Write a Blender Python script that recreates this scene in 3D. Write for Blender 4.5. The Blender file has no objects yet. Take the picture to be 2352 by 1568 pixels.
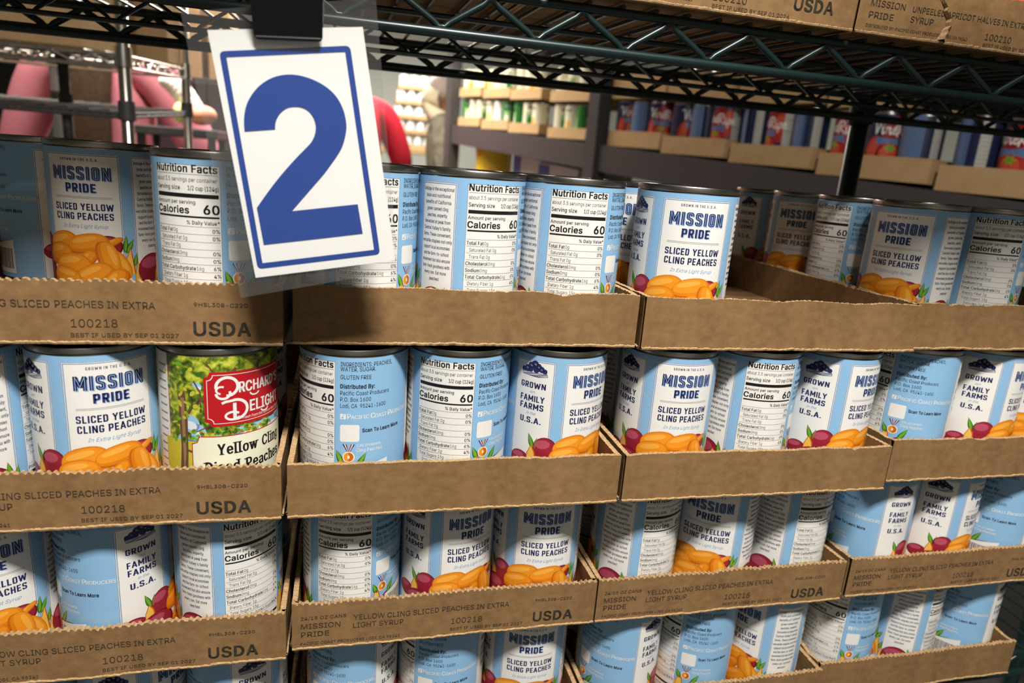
import bpy, bmesh, math, random
from mathutils import Vector, Matrix
from mathutils.geometry import tessellate_polygon

PI = math.pi
Z0 = 1.2                      # height of the second tier of trays above the floor
sc = bpy.context.scene
COL = sc.collection

# ------------------------------------------------------------------ camera
cam_d = bpy.data.cameras.new('camera')
cam = bpy.data.objects.new('camera', cam_d)
COL.objects.link(cam)
Rr = ((0.97047648, -0.22979316, 0.07328373),
      (0.01124589, -0.26039475, -0.96543674),
      (0.24093346, 0.93775779, -0.25012275))
cam.matrix_world = Matrix(((Rr[0][0], -Rr[1][0], -Rr[2][0], 0.035738),
                           (Rr[0][1], -Rr[1][1], -Rr[2][1], -0.437903),
                           (Rr[0][2], -Rr[1][2], -Rr[2][2], 0.243035 + Z0),
                           (0, 0, 0, 1)))
cam_d.sensor_width = 36.0
cam_d.lens = 1558.74 / 2352 * 36.0
cam_d.clip_start = 0.02
cam_d.clip_end = 60
cam_d.dof.use_dof = True
cam_d.dof.focus_distance = 0.50
cam_d.dof.aperture_fstop = 6.8
sc.camera = cam

# ------------------------------------------------------------------ colour management, world, lamps
vs = sc.view_settings
vs.view_transform = 'Standard'
vs.look = 'None'
vs.gamma = 1.0
vs.use_curve_mapping = False
vs.exposure = 0.0
w = bpy.data.worlds.new('world')
sc.world = w
w.use_nodes = True
w.node_tree.nodes['Background'].inputs[0].default_value = (1.0, 0.95, 0.88, 1)
w.node_tree.nodes['Background'].inputs[1].default_value = 0.02

def lamp(name, loc, sx, sy, power, color=(1, 0.93, 0.83), aim=None, spread=180):
    d = bpy.data.lights.new(name, 'AREA')
    d.shape = 'RECTANGLE'; d.size = sx; d.size_y = sy; d.energy = power; d.color = color; d.spread = math.radians(spread)
    o = bpy.data.objects.new(name, d)
    o.location = (loc[0], loc[1], loc[2] + Z0)
    if aim:
        o.rotation_euler = (Vector(aim) - Vector(loc)).to_track_quat('-Z', 'Y').to_euler()
    COL.objects.link(o)
    return o

lamp('ceiling_lamp_aisle', (0.20, -0.85, 1.42), 0.34, 0.20, 60, (1, 0.955, 0.89))
lamp('ceiling_lamp_behind', (0.2, -2.4, 1.60), 1.2, 0.6, 2.5)
lamp('ceiling_lamp_rack', (-0.75, 1.96, 1.55), 1.0, 0.2, 30, spread=100)
lamp('ceiling_lamp_right', (0.35, 3.0, 1.60), 0.6, 1.0, 36, spread=125)
lamp('ceiling_lamp_mid', (-0.2, 3.3, 1.60), 1.2, 0.6, 45, spread=110)
lamp('ceiling_lamp_far', (0.4, 5.2, 1.65), 1.2, 0.6, 110)

# ------------------------------------------------------------------ materials
def srgb(r, g, b):
    f = lambda c: (c / 255 / 12.92) if c / 255 <= 0.04045 else ((c / 255 + 0.055) / 1.055) ** 2.4
    return (f(r), f(g), f(b), 1)

def mat(name, col, rough=0.5, metal=0.0, spec=0.5, noise=None, bump=None):
    m = bpy.data.materials.new(name); m.use_nodes = True
    nt = m.node_tree; b = nt.nodes['Principled BSDF']
    b.inputs['Base Color'].default_value = col if len(col) == 4 else (*col, 1)
    b.inputs['Roughness'].default_value = rough
    b.inputs['Metallic'].default_value = metal
    b.inputs['Specular IOR Level'].default_value = spec
    if noise:
        sc_, col2, amt = noise
        tc = nt.nodes.new('ShaderNodeTexCoord')
        n = nt.nodes.new('ShaderNodeTexNoise'); n.inputs['Scale'].default_value = sc_; n.inputs['Detail'].default_value = 6
        r = nt.nodes.new('ShaderNodeMapRange'); r.inputs[1].default_value = 0.3; r.inputs[2].default_value = 0.7
        r.inputs[4].default_value = amt
        mx = nt.nodes.new('ShaderNodeMix'); mx.data_type = 'RGBA'
        mx.inputs[6].default_value = b.inputs['Base Color'].default_value
        mx.inputs[7].default_value = (*col2[:3], 1)
        nt.links.new(tc.outputs['Object'], n.inputs['Vector'])
        nt.links.new(n.outputs['Fac'], r.inputs[0]); nt.links.new(r.outputs[0], mx.inputs[0])
        nt.links.new(mx.outputs[2], b.inputs['Base Color'])
        if bump:
            bp = nt.nodes.new('ShaderNodeBump'); bp.inputs['Strength'].default_value = bump; bp.inputs['Distance'].default_value = 0.002
            nt.links.new(n.outputs['Fac'], bp.inputs['Height']); nt.links.new(bp.outputs[0], b.inputs['Normal'])
    return m

def cyl_normal(m):
    """round the paper of a can label: normal straight out from the can's axis"""
    nt = m.node_tree; b = nt.nodes['Principled BSDF']
    tc = nt.nodes.new('ShaderNodeTexCoord')
    mu = nt.nodes.new('ShaderNodeVectorMath'); mu.operation = 'MULTIPLY'; mu.inputs[1].default_value = (1, 1, 0)
    tr = nt.nodes.new('ShaderNodeVectorTransform'); tr.vector_type = 'NORMAL'; tr.convert_from = 'OBJECT'; tr.convert_to = 'WORLD'
    no = nt.nodes.new('ShaderNodeVectorMath'); no.operation = 'NORMALIZE'
    nt.links.new(tc.outputs['Object'], mu.inputs[0]); nt.links.new(mu.outputs[0], tr.inputs[0])
    nt.links.new(tr.outputs[0], no.inputs[0]); nt.links.new(no.outputs[0], b.inputs['Normal'])
    return m

LM = {}
def lm(key, col, rough=0.38):
    LM[key] = cyl_normal(mat('label_' + key, col, rough, 0, 0.35))
lm('blue', (0.255, 0.475, 0.72)); lm('white', (0.80, 0.785, 0.75)); lm('navy', (0.022, 0.028, 0.115))
lm('black', (0.012, 0.011, 0.012)); lm('grey', (0.22, 0.22, 0.23)); lm('shade', (0.33, 0.50, 0.75)); lm('script', (0.10, 0.30, 0.58))
lm('or0', (0.52, 0.125, 0.006)); lm('or1', (0.68, 0.205, 0.009)); lm('or2', (0.80, 0.285, 0.015)); lm('or3', (0.88, 0.40, 0.055))
lm('red0', (0.13, 0.008, 0.018)); lm('red1', (0.30, 0.018, 0.035)); lm('red2', (0.45, 0.075, 0.13))
lm('leaf0', (0.035, 0.14, 0.012)); lm('leaf1', (0.15, 0.38, 0.03)); lm('yel', (0.86, 0.50, 0.09)); lm('bowl', (0.78, 0.76, 0.80))
lm('plaque', (0.46, 0.010, 0.016)); lm('cream', (0.80, 0.80, 0.62)); lm('trunk', (0.14, 0.07, 0.035)); lm('trunk2', (0.30, 0.19, 0.10))
lm('sky', (0.30, 0.53, 0.80)); lm('cloud', (0.72, 0.78, 0.82)); lm('field', (0.55, 0.50, 0.05)); lm('hill', (0.10, 0.22, 0.45))
lm('dknavy', (0.012, 0.018, 0.055)); lm('steelblue', (0.10, 0.17, 0.33)); lm('tomato', (0.40, 0.025, 0.016)); lm('tomato2', (0.52, 0.075, 0.035))
lm('crimson', (0.24, 0.010, 0.016)); lm('pale', (0.70, 0.68, 0.50)); lm('dull', (0.42, 0.41, 0.37)); lm('palegreen', (0.28, 0.45, 0.20)); lm('green', (0.02, 0.16, 0.03)); lm('royal', (0.05, 0.12, 0.45))
fol = mat('label_foliage', (0.3, 0.4, 0.03), 0.4, 0, 0.35)
nt = fol.node_tree
tc = nt.nodes.new('ShaderNodeTexCoord'); n1 = nt.nodes.new('ShaderNodeTexNoise'); n1.inputs['Scale'].default_value = 170; n1.inputs['Detail'].default_value = 5; n1.inputs['Distortion'].default_value = 0.6
rp = nt.nodes.new('ShaderNodeValToRGB')
cr = rp.color_ramp; cr.elements[0].position = 0.33; cr.elements[0].color = (0.02, 0.045, 0.01, 1); cr.elements[1].position = 0.66; cr.elements[1].color = (0.62, 0.62, 0.08, 1)
e = cr.elements.new(0.47); e.color = (0.13, 0.19, 0.015, 1)
e = cr.elements.new(0.56); e.color = (0.36, 0.43, 0.03, 1)
nt.links.new(tc.outputs['Object'], n1.inputs['Vector']); nt.links.new(n1.outputs['Fac'], rp.inputs[0])
nt.links.new(rp.outputs[0], nt.nodes['Principled BSDF'].inputs['Base Color'])
LM['foliage'] = cyl_normal(fol)

M_CARD = mat('cardboard', (0.248, 0.142, 0.061), 0.85, 0, 0.2, (130, (0.165, 0.092, 0.037), 0.9), 0.25)
nt = M_CARD.node_tree
def streaks(m):
    """faint flute lines and mottling of corrugated board"""
    nt = m.node_tree; b = nt.nodes['Principled BSDF']
    src = b.inputs['Base Color'].links[0].from_socket
    tc = nt.nodes.new('ShaderNodeTexCoord'); mp = nt.nodes.new('ShaderNodeMapping'); mp.inputs['Scale'].default_value = (45, 45, 3)
    n = nt.nodes.new('ShaderNodeTexNoise'); n.inputs['Scale'].default_value = 1.0; n.inputs['Detail'].default_value = 3
    r = nt.nodes.new('ShaderNodeMapRange'); r.inputs[1].default_value = 0.35; r.inputs[2].default_value = 0.75; r.inputs[3].default_value = 0.0; r.inputs[4].default_value = 0.45
    mx = nt.nodes.new('ShaderNodeMix'); mx.data_type = 'RGBA'; mx.inputs[7].default_value = (0.335, 0.20, 0.092, 1)
    nt.links.new(tc.outputs['Object'], mp.inputs[0]); nt.links.new(mp.outputs[0], n.inputs['Vector']); nt.links.new(n.outputs['Fac'], r.inputs[0])
    nt.links.new(r.outputs[0], mx.inputs[0]); nt.links.new(src, mx.inputs[6]); nt.links.new(mx.outputs[2], b.inputs['Base Color'])
streaks(M_CARD)
M_EDGE = mat('cardboard_torn_edge', (0.48, 0.32, 0.17), 0.9, 0, 0.1, (400, (0.30, 0.19, 0.09), 0.9))
M_INK = mat('carton_ink', (0.042, 0.035, 0.026), 0.8, 0, 0.2)
M_STEEL = mat('can_steel', (0.36, 0.34, 0.32), 0.30, 1.0)
M_GREEN = mat('green_epoxy_wire', (0.005, 0.018, 0.018), 0.34, 0, 0.5)
M_CHROME = mat('chrome_wire', (0.62, 0.60, 0.56), 0.22, 1.0)
M_BLACK = mat('black_plastic', (0.006, 0.006, 0.007), 0.5, 0, 0.25)
M_PAPER = mat('white_card', (0.84, 0.835, 0.815), 0.45, 0, 0.35)
M_SBLUE = mat('sign_blue_print', (0.001, 0.042, 0.27), 0.4, 0, 0.4)
M_DSTEEL = mat('dark_rack_steel', (0.052, 0.049, 0.050), 0.5, 0.0, 0.4, (3, (0.070, 0.060, 0.060), 0.6))
M_WALL = mat('painted_wall', (0.66, 0.69, 0.64), 0.8, 0, 0.2, (1.5, (0.62, 0.65, 0.60), 0.6))
M_FLOOR = mat('concrete_floor', (0.20, 0.19, 0.18), 0.6, 0, 0.3, (4, (0.14, 0.13, 0.125), 0.8))
M_CEIL = mat('ceiling_paint', (0.55, 0.54, 0.50), 0.9, 0, 0.1)
M_CARD2 = mat('carton_board', (0.50, 0.335, 0.17), 0.85, 0, 0.2, (25, (0.42, 0.27, 0.13), 0.7))
M_TAPE = mat('carton_tape', (0.34, 0.21, 0.09), 0.3, 0, 0.4)

def clear_plastic():
    m = bpy.data.materials.new('clear_sleeve_plastic'); m.use_nodes = True
    nt = m.node_tree; nt.nodes.clear()
    out = nt.nodes.new('ShaderNodeOutputMaterial')
    t = nt.nodes.new('ShaderNodeBsdfTransparent'); t.inputs[0].default_value = (0.95, 0.95, 0.95, 1)
    g = nt.nodes.new('ShaderNodeBsdfGlossy'); g.inputs['Roughness'].default_value = 0.12; g.inputs[0].default_value = (0.9, 0.9, 0.9, 1)
    d = nt.nodes.new('ShaderNodeBsdfDiffuse'); d.inputs[0].default_value = (0.75, 0.74, 0.72, 1)
    lw = nt.nodes.new('ShaderNodeLayerWeight'); lw.inputs[0].default_value = 0.5
    pw = nt.nodes.new('ShaderNodeMath'); pw.operation = 'POWER'; pw.inputs[1].default_value = 5
    fr = nt.nodes.new('ShaderNodeMath'); fr.operation = 'MULTIPLY_ADD'; fr.inputs[1].default_value = 0.7; fr.inputs[2].default_value = 0.035
    nt.links.new(lw.outputs['Facing'], pw.inputs[0]); nt.links.new(pw.outputs[0], fr.inputs[0])
    m1 = nt.nodes.new('ShaderNodeMixShader'); m2 = nt.nodes.new('ShaderNodeMixShader'); m2.inputs[0].default_value = 0.025
    nt.links.new(fr.outputs[0], m1.inputs[0]); nt.links.new(t.outputs[0], m1.inputs[1]); nt.links.new(g.outputs[0], m1.inputs[2])
    nt.links.new(m1.outputs[0], m2.inputs[1]); nt.links.new(d.outputs[0], m2.inputs[2])
    nt.links.new(m2.outputs[0], out.inputs[0])
    return m
M_SLEEVE = clear_plastic()

# ------------------------------------------------------------------ object helpers
def tag(o, label=None, cat=None, group=None, kind=None):
    if label: o['label'] = label
    if cat: o['category'] = cat
    if group: o['group'] = group
    if kind: o['kind'] = kind
    return o

def thing(name, loc, label, cat, group=None, rotz=0.0):
    o = bpy.data.objects.new(name, None); COL.objects.link(o)
    o.empty_display_size = 0.02
    o.location = (loc[0], loc[1], loc[2] + Z0); o.rotation_euler = (0, 0, rotz)
    return tag(o, label, cat, group)

def link_mesh(name, me, parent=None):
    o = bpy.data.objects.new(name, me); COL.objects.link(o)
    if parent: o.parent = parent
    else: o.location.z = Z0
    return o

class MB:
    def __init__(s): s.v = []; s.f = []; s.mi = []; s.mats = []
    def m(s, mt):
        if mt not in s.mats: s.mats.append(mt)
        return s.mats.index(mt)
    def add(s, vs_, fs, mt):
        k = len(s.v); i = s.m(mt); s.v += [tuple(p) for p in vs_]
        for f in fs: s.f.append([a + k for a in f]); s.mi.append(i)
    def box(s, a, b, mt, M=None):
        x0, y0, z0 = a; x1, y1, z1 = b
        p = [Vector(q) for q in ((x0,y0,z0),(x1,y0,z0),(x1,y1,z0),(x0,y1,z0),(x0,y0,z1),(x1,y0,z1),(x1,y1,z1),(x0,y1,z1))]
        if M: p = [M @ q for q in p]
        s.add(p, [(0,3,2,1),(4,5,6,7),(0,1,5,4),(1,2,6,5),(2,3,7,6),(3,0,4,7)], mt)
    def rbox(s, a, b, r, mt, M=None):
        """box with chamfered vertical and horizontal edges"""
        bm = bmesh.new(); bmesh.ops.create_cube(bm, size=1)
        c = [(a[i]+b[i])/2 for i in range(3)]; d = [b[i]-a[i] for i in range(3)]
        for v in bm.verts: v.co = Vector([c[i] + v.co[i]*d[i] for i in range(3)])
        bmesh.ops.bevel(bm, geom=bm.edges[:], offset=r, segments=2, affect='EDGES', profile=0.5)
        bm.verts.index_update()
        s.add([(M @ v.co) if M else v.co.copy() for v in bm.verts], [[v.index for v in f.verts] for f in bm.faces], mt); bm.free()
    def tube(s, pts, r, mt, n=8, cap=True):
        P = [Vector(p) for p in pts]; rings = []; vs_ = []; fs = []
        up = None
        for i, p in enumerate(P):
            d = (P[min(i+1, len(P)-1)] - P[max(i-1, 0)]).normalized()
            if up is None:
                up = d.orthogonal().normalized()
            up = (up - d * up.dot(d)).normalized(); sd = d.cross(up)
            for k in range(n):
                a = 2*PI*k/n; vs_.append(p + (up*math.cos(a) + sd*math.sin(a))*r)
        for i in range(len(P)-1):
            for k in range(n):
                a = i*n+k; b = i*n+(k+1) % n; fs.append((a, b, b+n, a+n))
        if cap: fs.append(tuple(range(n))[::-1]); fs.append(tuple(range((len(P)-1)*n, len(P)*n)))
        s.add(vs_, fs, mt)
    def lathe(s, prof, mt, n=48, c=(0, 0, 0)):
        vs_ = []; fs = []
        for r, z in prof:
            for k in range(n):
                a = 2*PI*k/n; vs_.append((c[0]+r*math.cos(a), c[1]+r*math.sin(a), c[2]+z))
        for i in range(len(prof)-1):
            for k in range(n):
                a = i*n+k; b = i*n+(k+1) % n; fs.append((a, b, b+n, a+n))
        s.add(vs_, fs, mt)
    def ball(s, c, r, mt, n=14):
        prof = [(max(1e-5, math.sin(PI*i/n)), -math.cos(PI*i/n)) for i in range(n+1)]
        rr = r if isinstance(r, tuple) else (r, r, r)
        vs_ = []; fs = []
        for a_, z in prof:
            for k in range(n*2):
                t = PI*k/n; vs_.append((c[0]+rr[0]*a_*math.cos(t), c[1]+rr[1]*a_*math.sin(t), c[2]+rr[2]*z))
        N = n*2
        for i in range(n):
            for k in range(N):
                a = i*N+k; b = i*N+(k+1) % N; fs.append((a, b, b+N, a+N))
        s.add(vs_, fs, mt)
    def prism(s, pts, t0, t1, mt, fn):
        """extrude a 2D polygon; fn(u, v, t) -> xyz"""
        n = len(pts); tri = tessellate_polygon([[Vector((p[0], p[1], 0)) for p in pts]])
        vs_ = [fn(p[0], p[1], t0) for p in pts] + [fn(p[0], p[1], t1) for p in pts]
        fs = [tuple(t) for t in tri] + [tuple(a+n for a in t[::-1]) for t in tri] + [(i, (i+1) % n, n+(i+1) % n, n+i) for i in range(n)]
        s.add(vs_, fs, mt)
    def mesh(s, name, smooth=None):
        me = bpy.data.meshes.new(name); me.from_pydata(s.v, [], s.f)
        for m in s.mats: me.materials.append(m)
        me.polygons.foreach_set('material_index', s.mi)
        if smooth is not None:
            me.polygons.foreach_set('use_smooth', [True]*len(s.f))
            me.set_sharp_from_angle(angle=smooth)
        me.update()
        return me
    def build(s, name, parent=None, smooth=None): return link_mesh(name, s.mesh(name, smooth), parent)

# ------------------------------------------------------------------ flat printed artwork
_G = {}
_cu = bpy.data.curves.new('lettering', 'FONT'); _co = bpy.data.objects.new('lettering', _cu); COL.objects.link(_co)
try:                                                   # the plain sans face that ships inside Blender, else its built-in one
    _cu.font = bpy.data.fonts.load(bpy.utils.system_resource('DATAFILES', path='fonts')+'/Inter.woff2')
except Exception:
    pass
def _raw(s, res, sp):
    k = (s, res, sp)
    if k not in _G:
        _cu.body = s; _cu.resolution_u = res; _cu.space_character = sp
        bpy.context.view_layer.update()
        me = bpy.data.meshes.new_from_object(_co)
        V = [(v.co.x, v.co.y) for v in me.vertices]; F = [list(q.vertices) for q in me.polygons]
        bpy.data.meshes.remove(me)
        _G[k] = (V, F, min((v[0] for v in V), default=0), max((v[0] for v in V), default=0))
    return _G[k]
_H = _raw('H', 3, 1.0); CAPH = max(v[1] for v in _H[0]); _WH = _H[3]-_H[2]; _WI = _raw('l', 3, 1.0)
def glyphs(s, bold, res, sp=1.0):
    """flat outlines of a line of text; a capital D is drawn here from a stem and a bow"""
    if 'D' not in s: return _raw(s, res, sp)
    V = []; F = []; i = 0; sh = s.replace('D', 'H')
    while i < len(s):
        if s[i] == 'D':
            x = _raw(sh[:i]+'H', res, sp)[3]-_WH; w_ = _WH*1.0; t = (_WI[3]-_WI[2])*0.62; c = x+w_*0.40; b = len(V); n = 12
            for q in range(n+1):
                g = -PI/2+PI*q/n
                V += [(c+w_*0.6*math.cos(g), CAPH/2+CAPH/2*math.sin(g)), (c+(w_*0.6-t)*math.cos(g), CAPH/2+(CAPH/2-t*0.88)*math.sin(g))]
            F += [[b+2*q, b+2*q+2, b+2*q+3, b+2*q+1] for q in range(n)]
            for x0, y0, x1, y1 in ((x, 0, x+t, CAPH), (x+t, 0, c, t*0.88), (x+t, CAPH-t*0.88, c, CAPH)):
                b = len(V); V += [(x0, y0), (x1, y0), (x1, y1), (x0, y1)]; F.append([b, b+1, b+2, b+3])
            i += 1; continue
        j = s.find('D', i); j = len(s) if j < 0 else j; part = s[i:j]
        if part.strip():
            g = _raw(part, res, sp); dx = _raw(sh[:i]+part, res, sp)[3]-g[3]; b = len(V)
            V += [(x+dx, y) for x, y in g[0]]; F += [[q+b for q in f] for f in g[1]]
        i = j
    return V, F, min(v[0] for v in V), max(v[0] for v in V)

def rot2(x, y, a): return (x*math.cos(a)-y*math.sin(a), x*math.sin(a)+y*math.cos(a))

def _ch(p, n=3):
    for _ in range(n):
        q = [p[0]]
        for a, b in zip(p, p[1:]): q += [(a[0]*.75+b[0]*.25, a[1]*.75+b[1]*.25), (a[0]*.25+b[0]*.75, a[1]*.25+b[1]*.75)]
        p = q+[p[-1]]
    return p
def cap_letter(c, t):
    h = t/2; B = 1-h*0.85; T = h*0.85; w = 0.56; r = w-h; V = lambda x: [(x, 0), (x, 1)]
    if c == '.': return 0.2, [[(0.1, 0.82), (0.1, 1.0)]]
    if c == 'I': return t, [V(h)]
    if c == 'M': w = 0.80; return w, [V(h), V(w-h), [(h, 0.02), (w/2, 0.74)], [(w-h, 0.02), (w/2, 0.74)]]
    if c == 'N': w = 0.62; return w, [V(h), V(w-h), [(h, 0.03), (w-h, 0.97)]]
    if c == 'W': w = 0.92; return w, [[(h*.6, 0), (w*.27, 1)], [(w*.27, 1), (w*.5, 0.12)], [(w*.5, 0.12), (w*.73, 1)], [(w*.73, 1), (w-h*.6, 0)]]
    if c == 'A': w = 0.66; return w, [[(h*.7, 1), (w/2, 0)], [(w/2, 0), (w-h*.7, 1)], [(w*.24, .70), (w*.76, .70)]]
    if c == 'Y': w = 0.64; return w, [[(h*.7, 0), (w/2, .52)], [(w-h*.7, 0), (w/2, .52)], [(w/2, .46), (w/2, 1)]]
    if c == 'E': w = 0.50; return w, [V(h), [(h, T), (w, T)], [(h, .5), (w*.9, .5)], [(h, B), (w, B)]]
    if c == 'F': w = 0.48; return w, [V(h), [(h, T), (w, T)], [(h, .52), (w*.88, .52)]]
    if c == 'L': w = 0.47; return w, [V(h), [(h, B), (w, B)]]
    if c == 'H': return w, [V(h), V(r), [(h, .5), (r, .5)]]
    if c == 'T': w = 0.54; return w, [[(0, T), (w, T)], V(w/2)]
    if c == 'O': return w, [_ch([(w/2, T), (r, T), (r, .3), (r, .7), (r, B), (w/2, B), (h, B), (h, .7), (h, .3), (h, T), (w/2, T)])]
    if c == 'U': return w, [_ch([(h, 0), (h, .5), (h, B), (w/2, B), (r, B), (r, .5), (r, 0)])]
    if c == 'C': return w, [_ch([(r, .34), (r, T), (w/2, T), (h, T), (h, .5), (h, B), (w/2, B), (r, B), (r, .66)])]
    if c == 'G': return w, [_ch([(r, .32), (r, T), (w/2, T), (h, T), (h, .5), (h, B), (w/2, B), (r, B), (r, .55)]), [(w*.52, .55), (w, .55)]]
    if c == 'D': return w, [V(h), _ch([(h, T), (w/2, T), (r, T), (r, .5), (r, B), (w/2, B), (h, B)])]
    if c == 'P': return w, [V(h), _ch([(h, T), (w/2, T), (r, T), (r, .31), (r, .58), (w/2, .58), (h, .58)])]
    if c == 'R': return w, [V(h), _ch([(h, T), (w/2, T), (r, T), (r, .28), (r, .54), (w/2, .54), (h, .54)]), [(w*.5, .54), (r+h*.2, 1)]]
    if c == 'S': return w, [_ch([(r, .30), (r, T), (w/2, T), (h, T), (h, .27), (h, .44), (w/2, .5), (r, .56), (r, .74), (r, B), (w/2, B), (h, B), (h, .70)])]
    return w, [V(h)]

class _Shift(list):
    def __init__(s, a): s.a = a
    def append(s, e):
        d = s.a.dv
        list.append(s, ([(u, v+d) for u, v in e[0]],)+tuple(e[1:]) if d else e)

class Art:
    """shapes in millimetres, u to the right and v downwards; lvl orders the layers"""
    def __init__(s): s.it = _Shift(s); s.dv = 0.0
    def poly(s, pts, m, l):
        tri = tessellate_polygon([[Vector((p[0], p[1], 0)) for p in pts]])
        s.it.append((list(pts), [list(t) for t in tri], m, l))
    def rect(s, a, b, c, d, m, l): s.it.append(([(a, b), (c, b), (c, d), (a, d)], [[0, 1, 2, 3]], m, l))
    def frame(s, a, b, c, d, t, m, l):
        s.rect(a, b, c, b+t, m, l); s.rect(a, d-t, c, d, m, l); s.rect(a, b+t, a+t, d-t, m, l); s.rect(c-t, b+t, c, d-t, m, l)
    def ell(s, cx, cy, rx, ry, rot, m, l, n=22, vmax=None):
        p = []
        for k in range(n):
            x, y = rot2(rx*math.cos(2*PI*k/n), ry*math.sin(2*PI*k/n), math.radians(rot)); y += cy
            if vmax is not None: y = min(y, vmax)
            p.append((cx+x, y))
        s.it.append((p, [[0, i, i+1] for i in range(1, n-1)], m, l))
    def dome(s, cx, cy, rx, ry, rot, m, l, n=26, vmax=None):
        p = []
        for k in range(n):
            a = 2*PI*k/n; c, q = math.cos(a), math.sin(a); x = rx*math.copysign(abs(c)**0.85, c); y = ry*math.copysign(abs(q)**0.9, q)*(1.0 if q < 0 else 0.55)
            x, y = rot2(x, y, math.radians(rot)); y += cy
            p.append((cx+x, min(y, vmax) if vmax is not None else y))
        s.it.append((p, [[0, i, i+1] for i in range(1, n-1)], m, l))
    def leaf(s, x0, y0, x1, y1, wd, m, l, n=8):
        dx, dy = x1-x0, y1-y0; L = math.hypot(dx, dy); nx, ny = -dy/L, dx/L; a = []; b = []
        for i in range(n+1):
            t = i/n; o = wd*math.sin(PI*t**0.8)*(1-0.3*t); a.append((x0+dx*t+nx*o, y0+dy*t+ny*o)); b.append((x0+dx*t-nx*o, y0+dy*t-ny*o))
        s.it.append((a+b[::-1], [[i, i+1, 2*n+1-i-1, 2*n+1-i] for i in range(n)], m, l))
    def stroke(s, pts, wd, m, l):
        a = []; b = []
        for i, p in enumerate(pts):
            q0 = pts[max(0, i-1)]; q1 = pts[min(len(pts)-1, i+1)]; dx, dy = q1[0]-q0[0], q1[1]-q0[1]; L = math.hypot(dx, dy) or 1
            ww = wd if not callable(wd) else wd(i/(len(pts)-1))
            a.append((p[0]-dy/L*ww/2, p[1]+dx/L*ww/2)); b.append((p[0]+dy/L*ww/2, p[1]-dx/L*ww/2))
        n = len(pts); s.it.append((a+b, [[i, i+1, n+i+1, n+i] for i in range(n-1)], m, l))
    def text(s, t, x, y, cap, m, l, width=None, bold=0.0, align='C', shear=0.0, xs=1.0, res=3, slope=0.0, sp=None):
        V, F, a, b = glyphs(t, 0.0, res, sp if sp else 1.0+max(0.0, bold)*1.6); k = cap/CAPH
        sx = width/(b-a) if width else k*xs
        w_ = (b-a)*sx; ox = {'C': x-w_/2, 'L': x, 'R': x-w_}[align]
        P = []
        for (px, py) in V:
            X = ox+(px-a)*sx+shear*py*k; P.append((X, y+cap/2-py*k+slope*(X-x)))
        e = bold*0.62*k                                     # heavier weights: the strokes are spread sideways and up
        for q, (ex, ey) in enumerate(((0, 0),) if e <= 0 else ((-e, -e*.45), (e, -e*.45), (-e, e*.45), (e, e*.45), (0, 0)) if bold > 0.03 else ((-e, 0), (e, 0))):
            s.it.append(([(u+ex, v+ey) for u, v in P] if e > 0 else P, F, m, l+q))
        return w_
    def caps(s, t, x, y, cap, m, l, width, th=0.2, inline=None, gap=0.13, grow=0.0):
        """block capitals drawn with even strokes (display lettering of the labels)"""
        S = []; cx = 0.0
        for c in t:
            if c == ' ': cx += 0.34; continue
            w_, st = cap_letter(c, th)
            S.append((cx, st)); cx += w_+gap
        tot = cx-gap; sx = width/tot; x0 = x-width/2
        for ox, st in S:
            for pts in st:
                P = [(x0+(ox+a)*sx, y-cap/2+b*cap) for a, b in pts]
                n = len(P); A_ = []; B_ = []
                for i in range(n):
                    q0 = P[max(0, i-1)]; q1 = P[min(n-1, i+1)]; dx, dy = q1[0]-q0[0], q1[1]-q0[1]; L = math.hypot(dx, dy) or 1
                    hx = (th*sx/2 if inline is None else inline*sx/2)+grow; hy = (th*cap*0.85/2 if inline is None else inline*cap/2)+grow
                    A_.append((P[i][0]-dy/L*hx, P[i][1]+dx/L*hy)); B_.append((P[i][0]+dy/L*hx, P[i][1]-dx/L*hy))
                s.it.append((A_+B_, [[i, i+1, n+i+1, n+i] for i in range(n-1)], m, l))
    # ---- clip to a grid of vertical strips so that layers bend alike
    def strips(s, du):
        out = []
        for P, F, m, l in s.it:
            for f in F:
                pl = [P[i] for i in f]
                k0 = math.floor(min(p[0] for p in pl)/du + 1e-9); k1 = math.ceil(max(p[0] for p in pl)/du - 1e-9)
                if k1 - k0 <= 1: out.append((k0, pl, m, l)); continue
                for k in range(k0, k1):
                    q = pl
                    for lim, sg in ((k*du, 1), ((k+1)*du, -1)):
                        r = []
                        for i in range(len(q)):
                            A = q[i]; B = q[(i+1) % len(q)]; da = (A[0]-lim)*sg; db = (B[0]-lim)*sg
                            if da >= 0: r.append(A)
                            if (da > 0 > db) or (da < 0 < db):
                                t = da/(da-db); r.append((A[0]+(B[0]-A[0])*t, A[1]+(B[1]-A[1])*t))
                        q = r
                        if len(q) < 3: break
                    if len(q) >= 3: out.append((k, q, m, l))
        return out
    def bend(s, name, R, ztop, nseg, dl=0.015):
        """wrap round a can; u = 0 faces -y"""
        du = 2*PI*R/nseg; V = []; F = []; MI = []; mats = []
        for k, q, m, l in s.strips(du):
            rr = R + l*dl; a0 = 2*PI*k/nseg; a1 = 2*PI*(k+1)/nseg
            p0 = (rr*math.sin(a0), -rr*math.cos(a0)); p1 = (rr*math.sin(a1), -rr*math.cos(a1)); b = len(V)
            ar = 0
            for i in range(len(q)):
                ar += q[i][0]*q[(i+1) % len(q)][1]-q[(i+1) % len(q)][0]*q[i][1]
            if ar > 0: q = q[::-1]
            for u, v in q:
                t = u/du-k; V.append(((p0[0]+(p1[0]-p0[0])*t)*1e-3, (p0[1]+(p1[1]-p0[1])*t)*1e-3, ztop-v*1e-3))
            F.append(list(range(b, b+len(q))))
            if m not in mats: mats.append(m)
            MI.append(mats.index(m))
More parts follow.
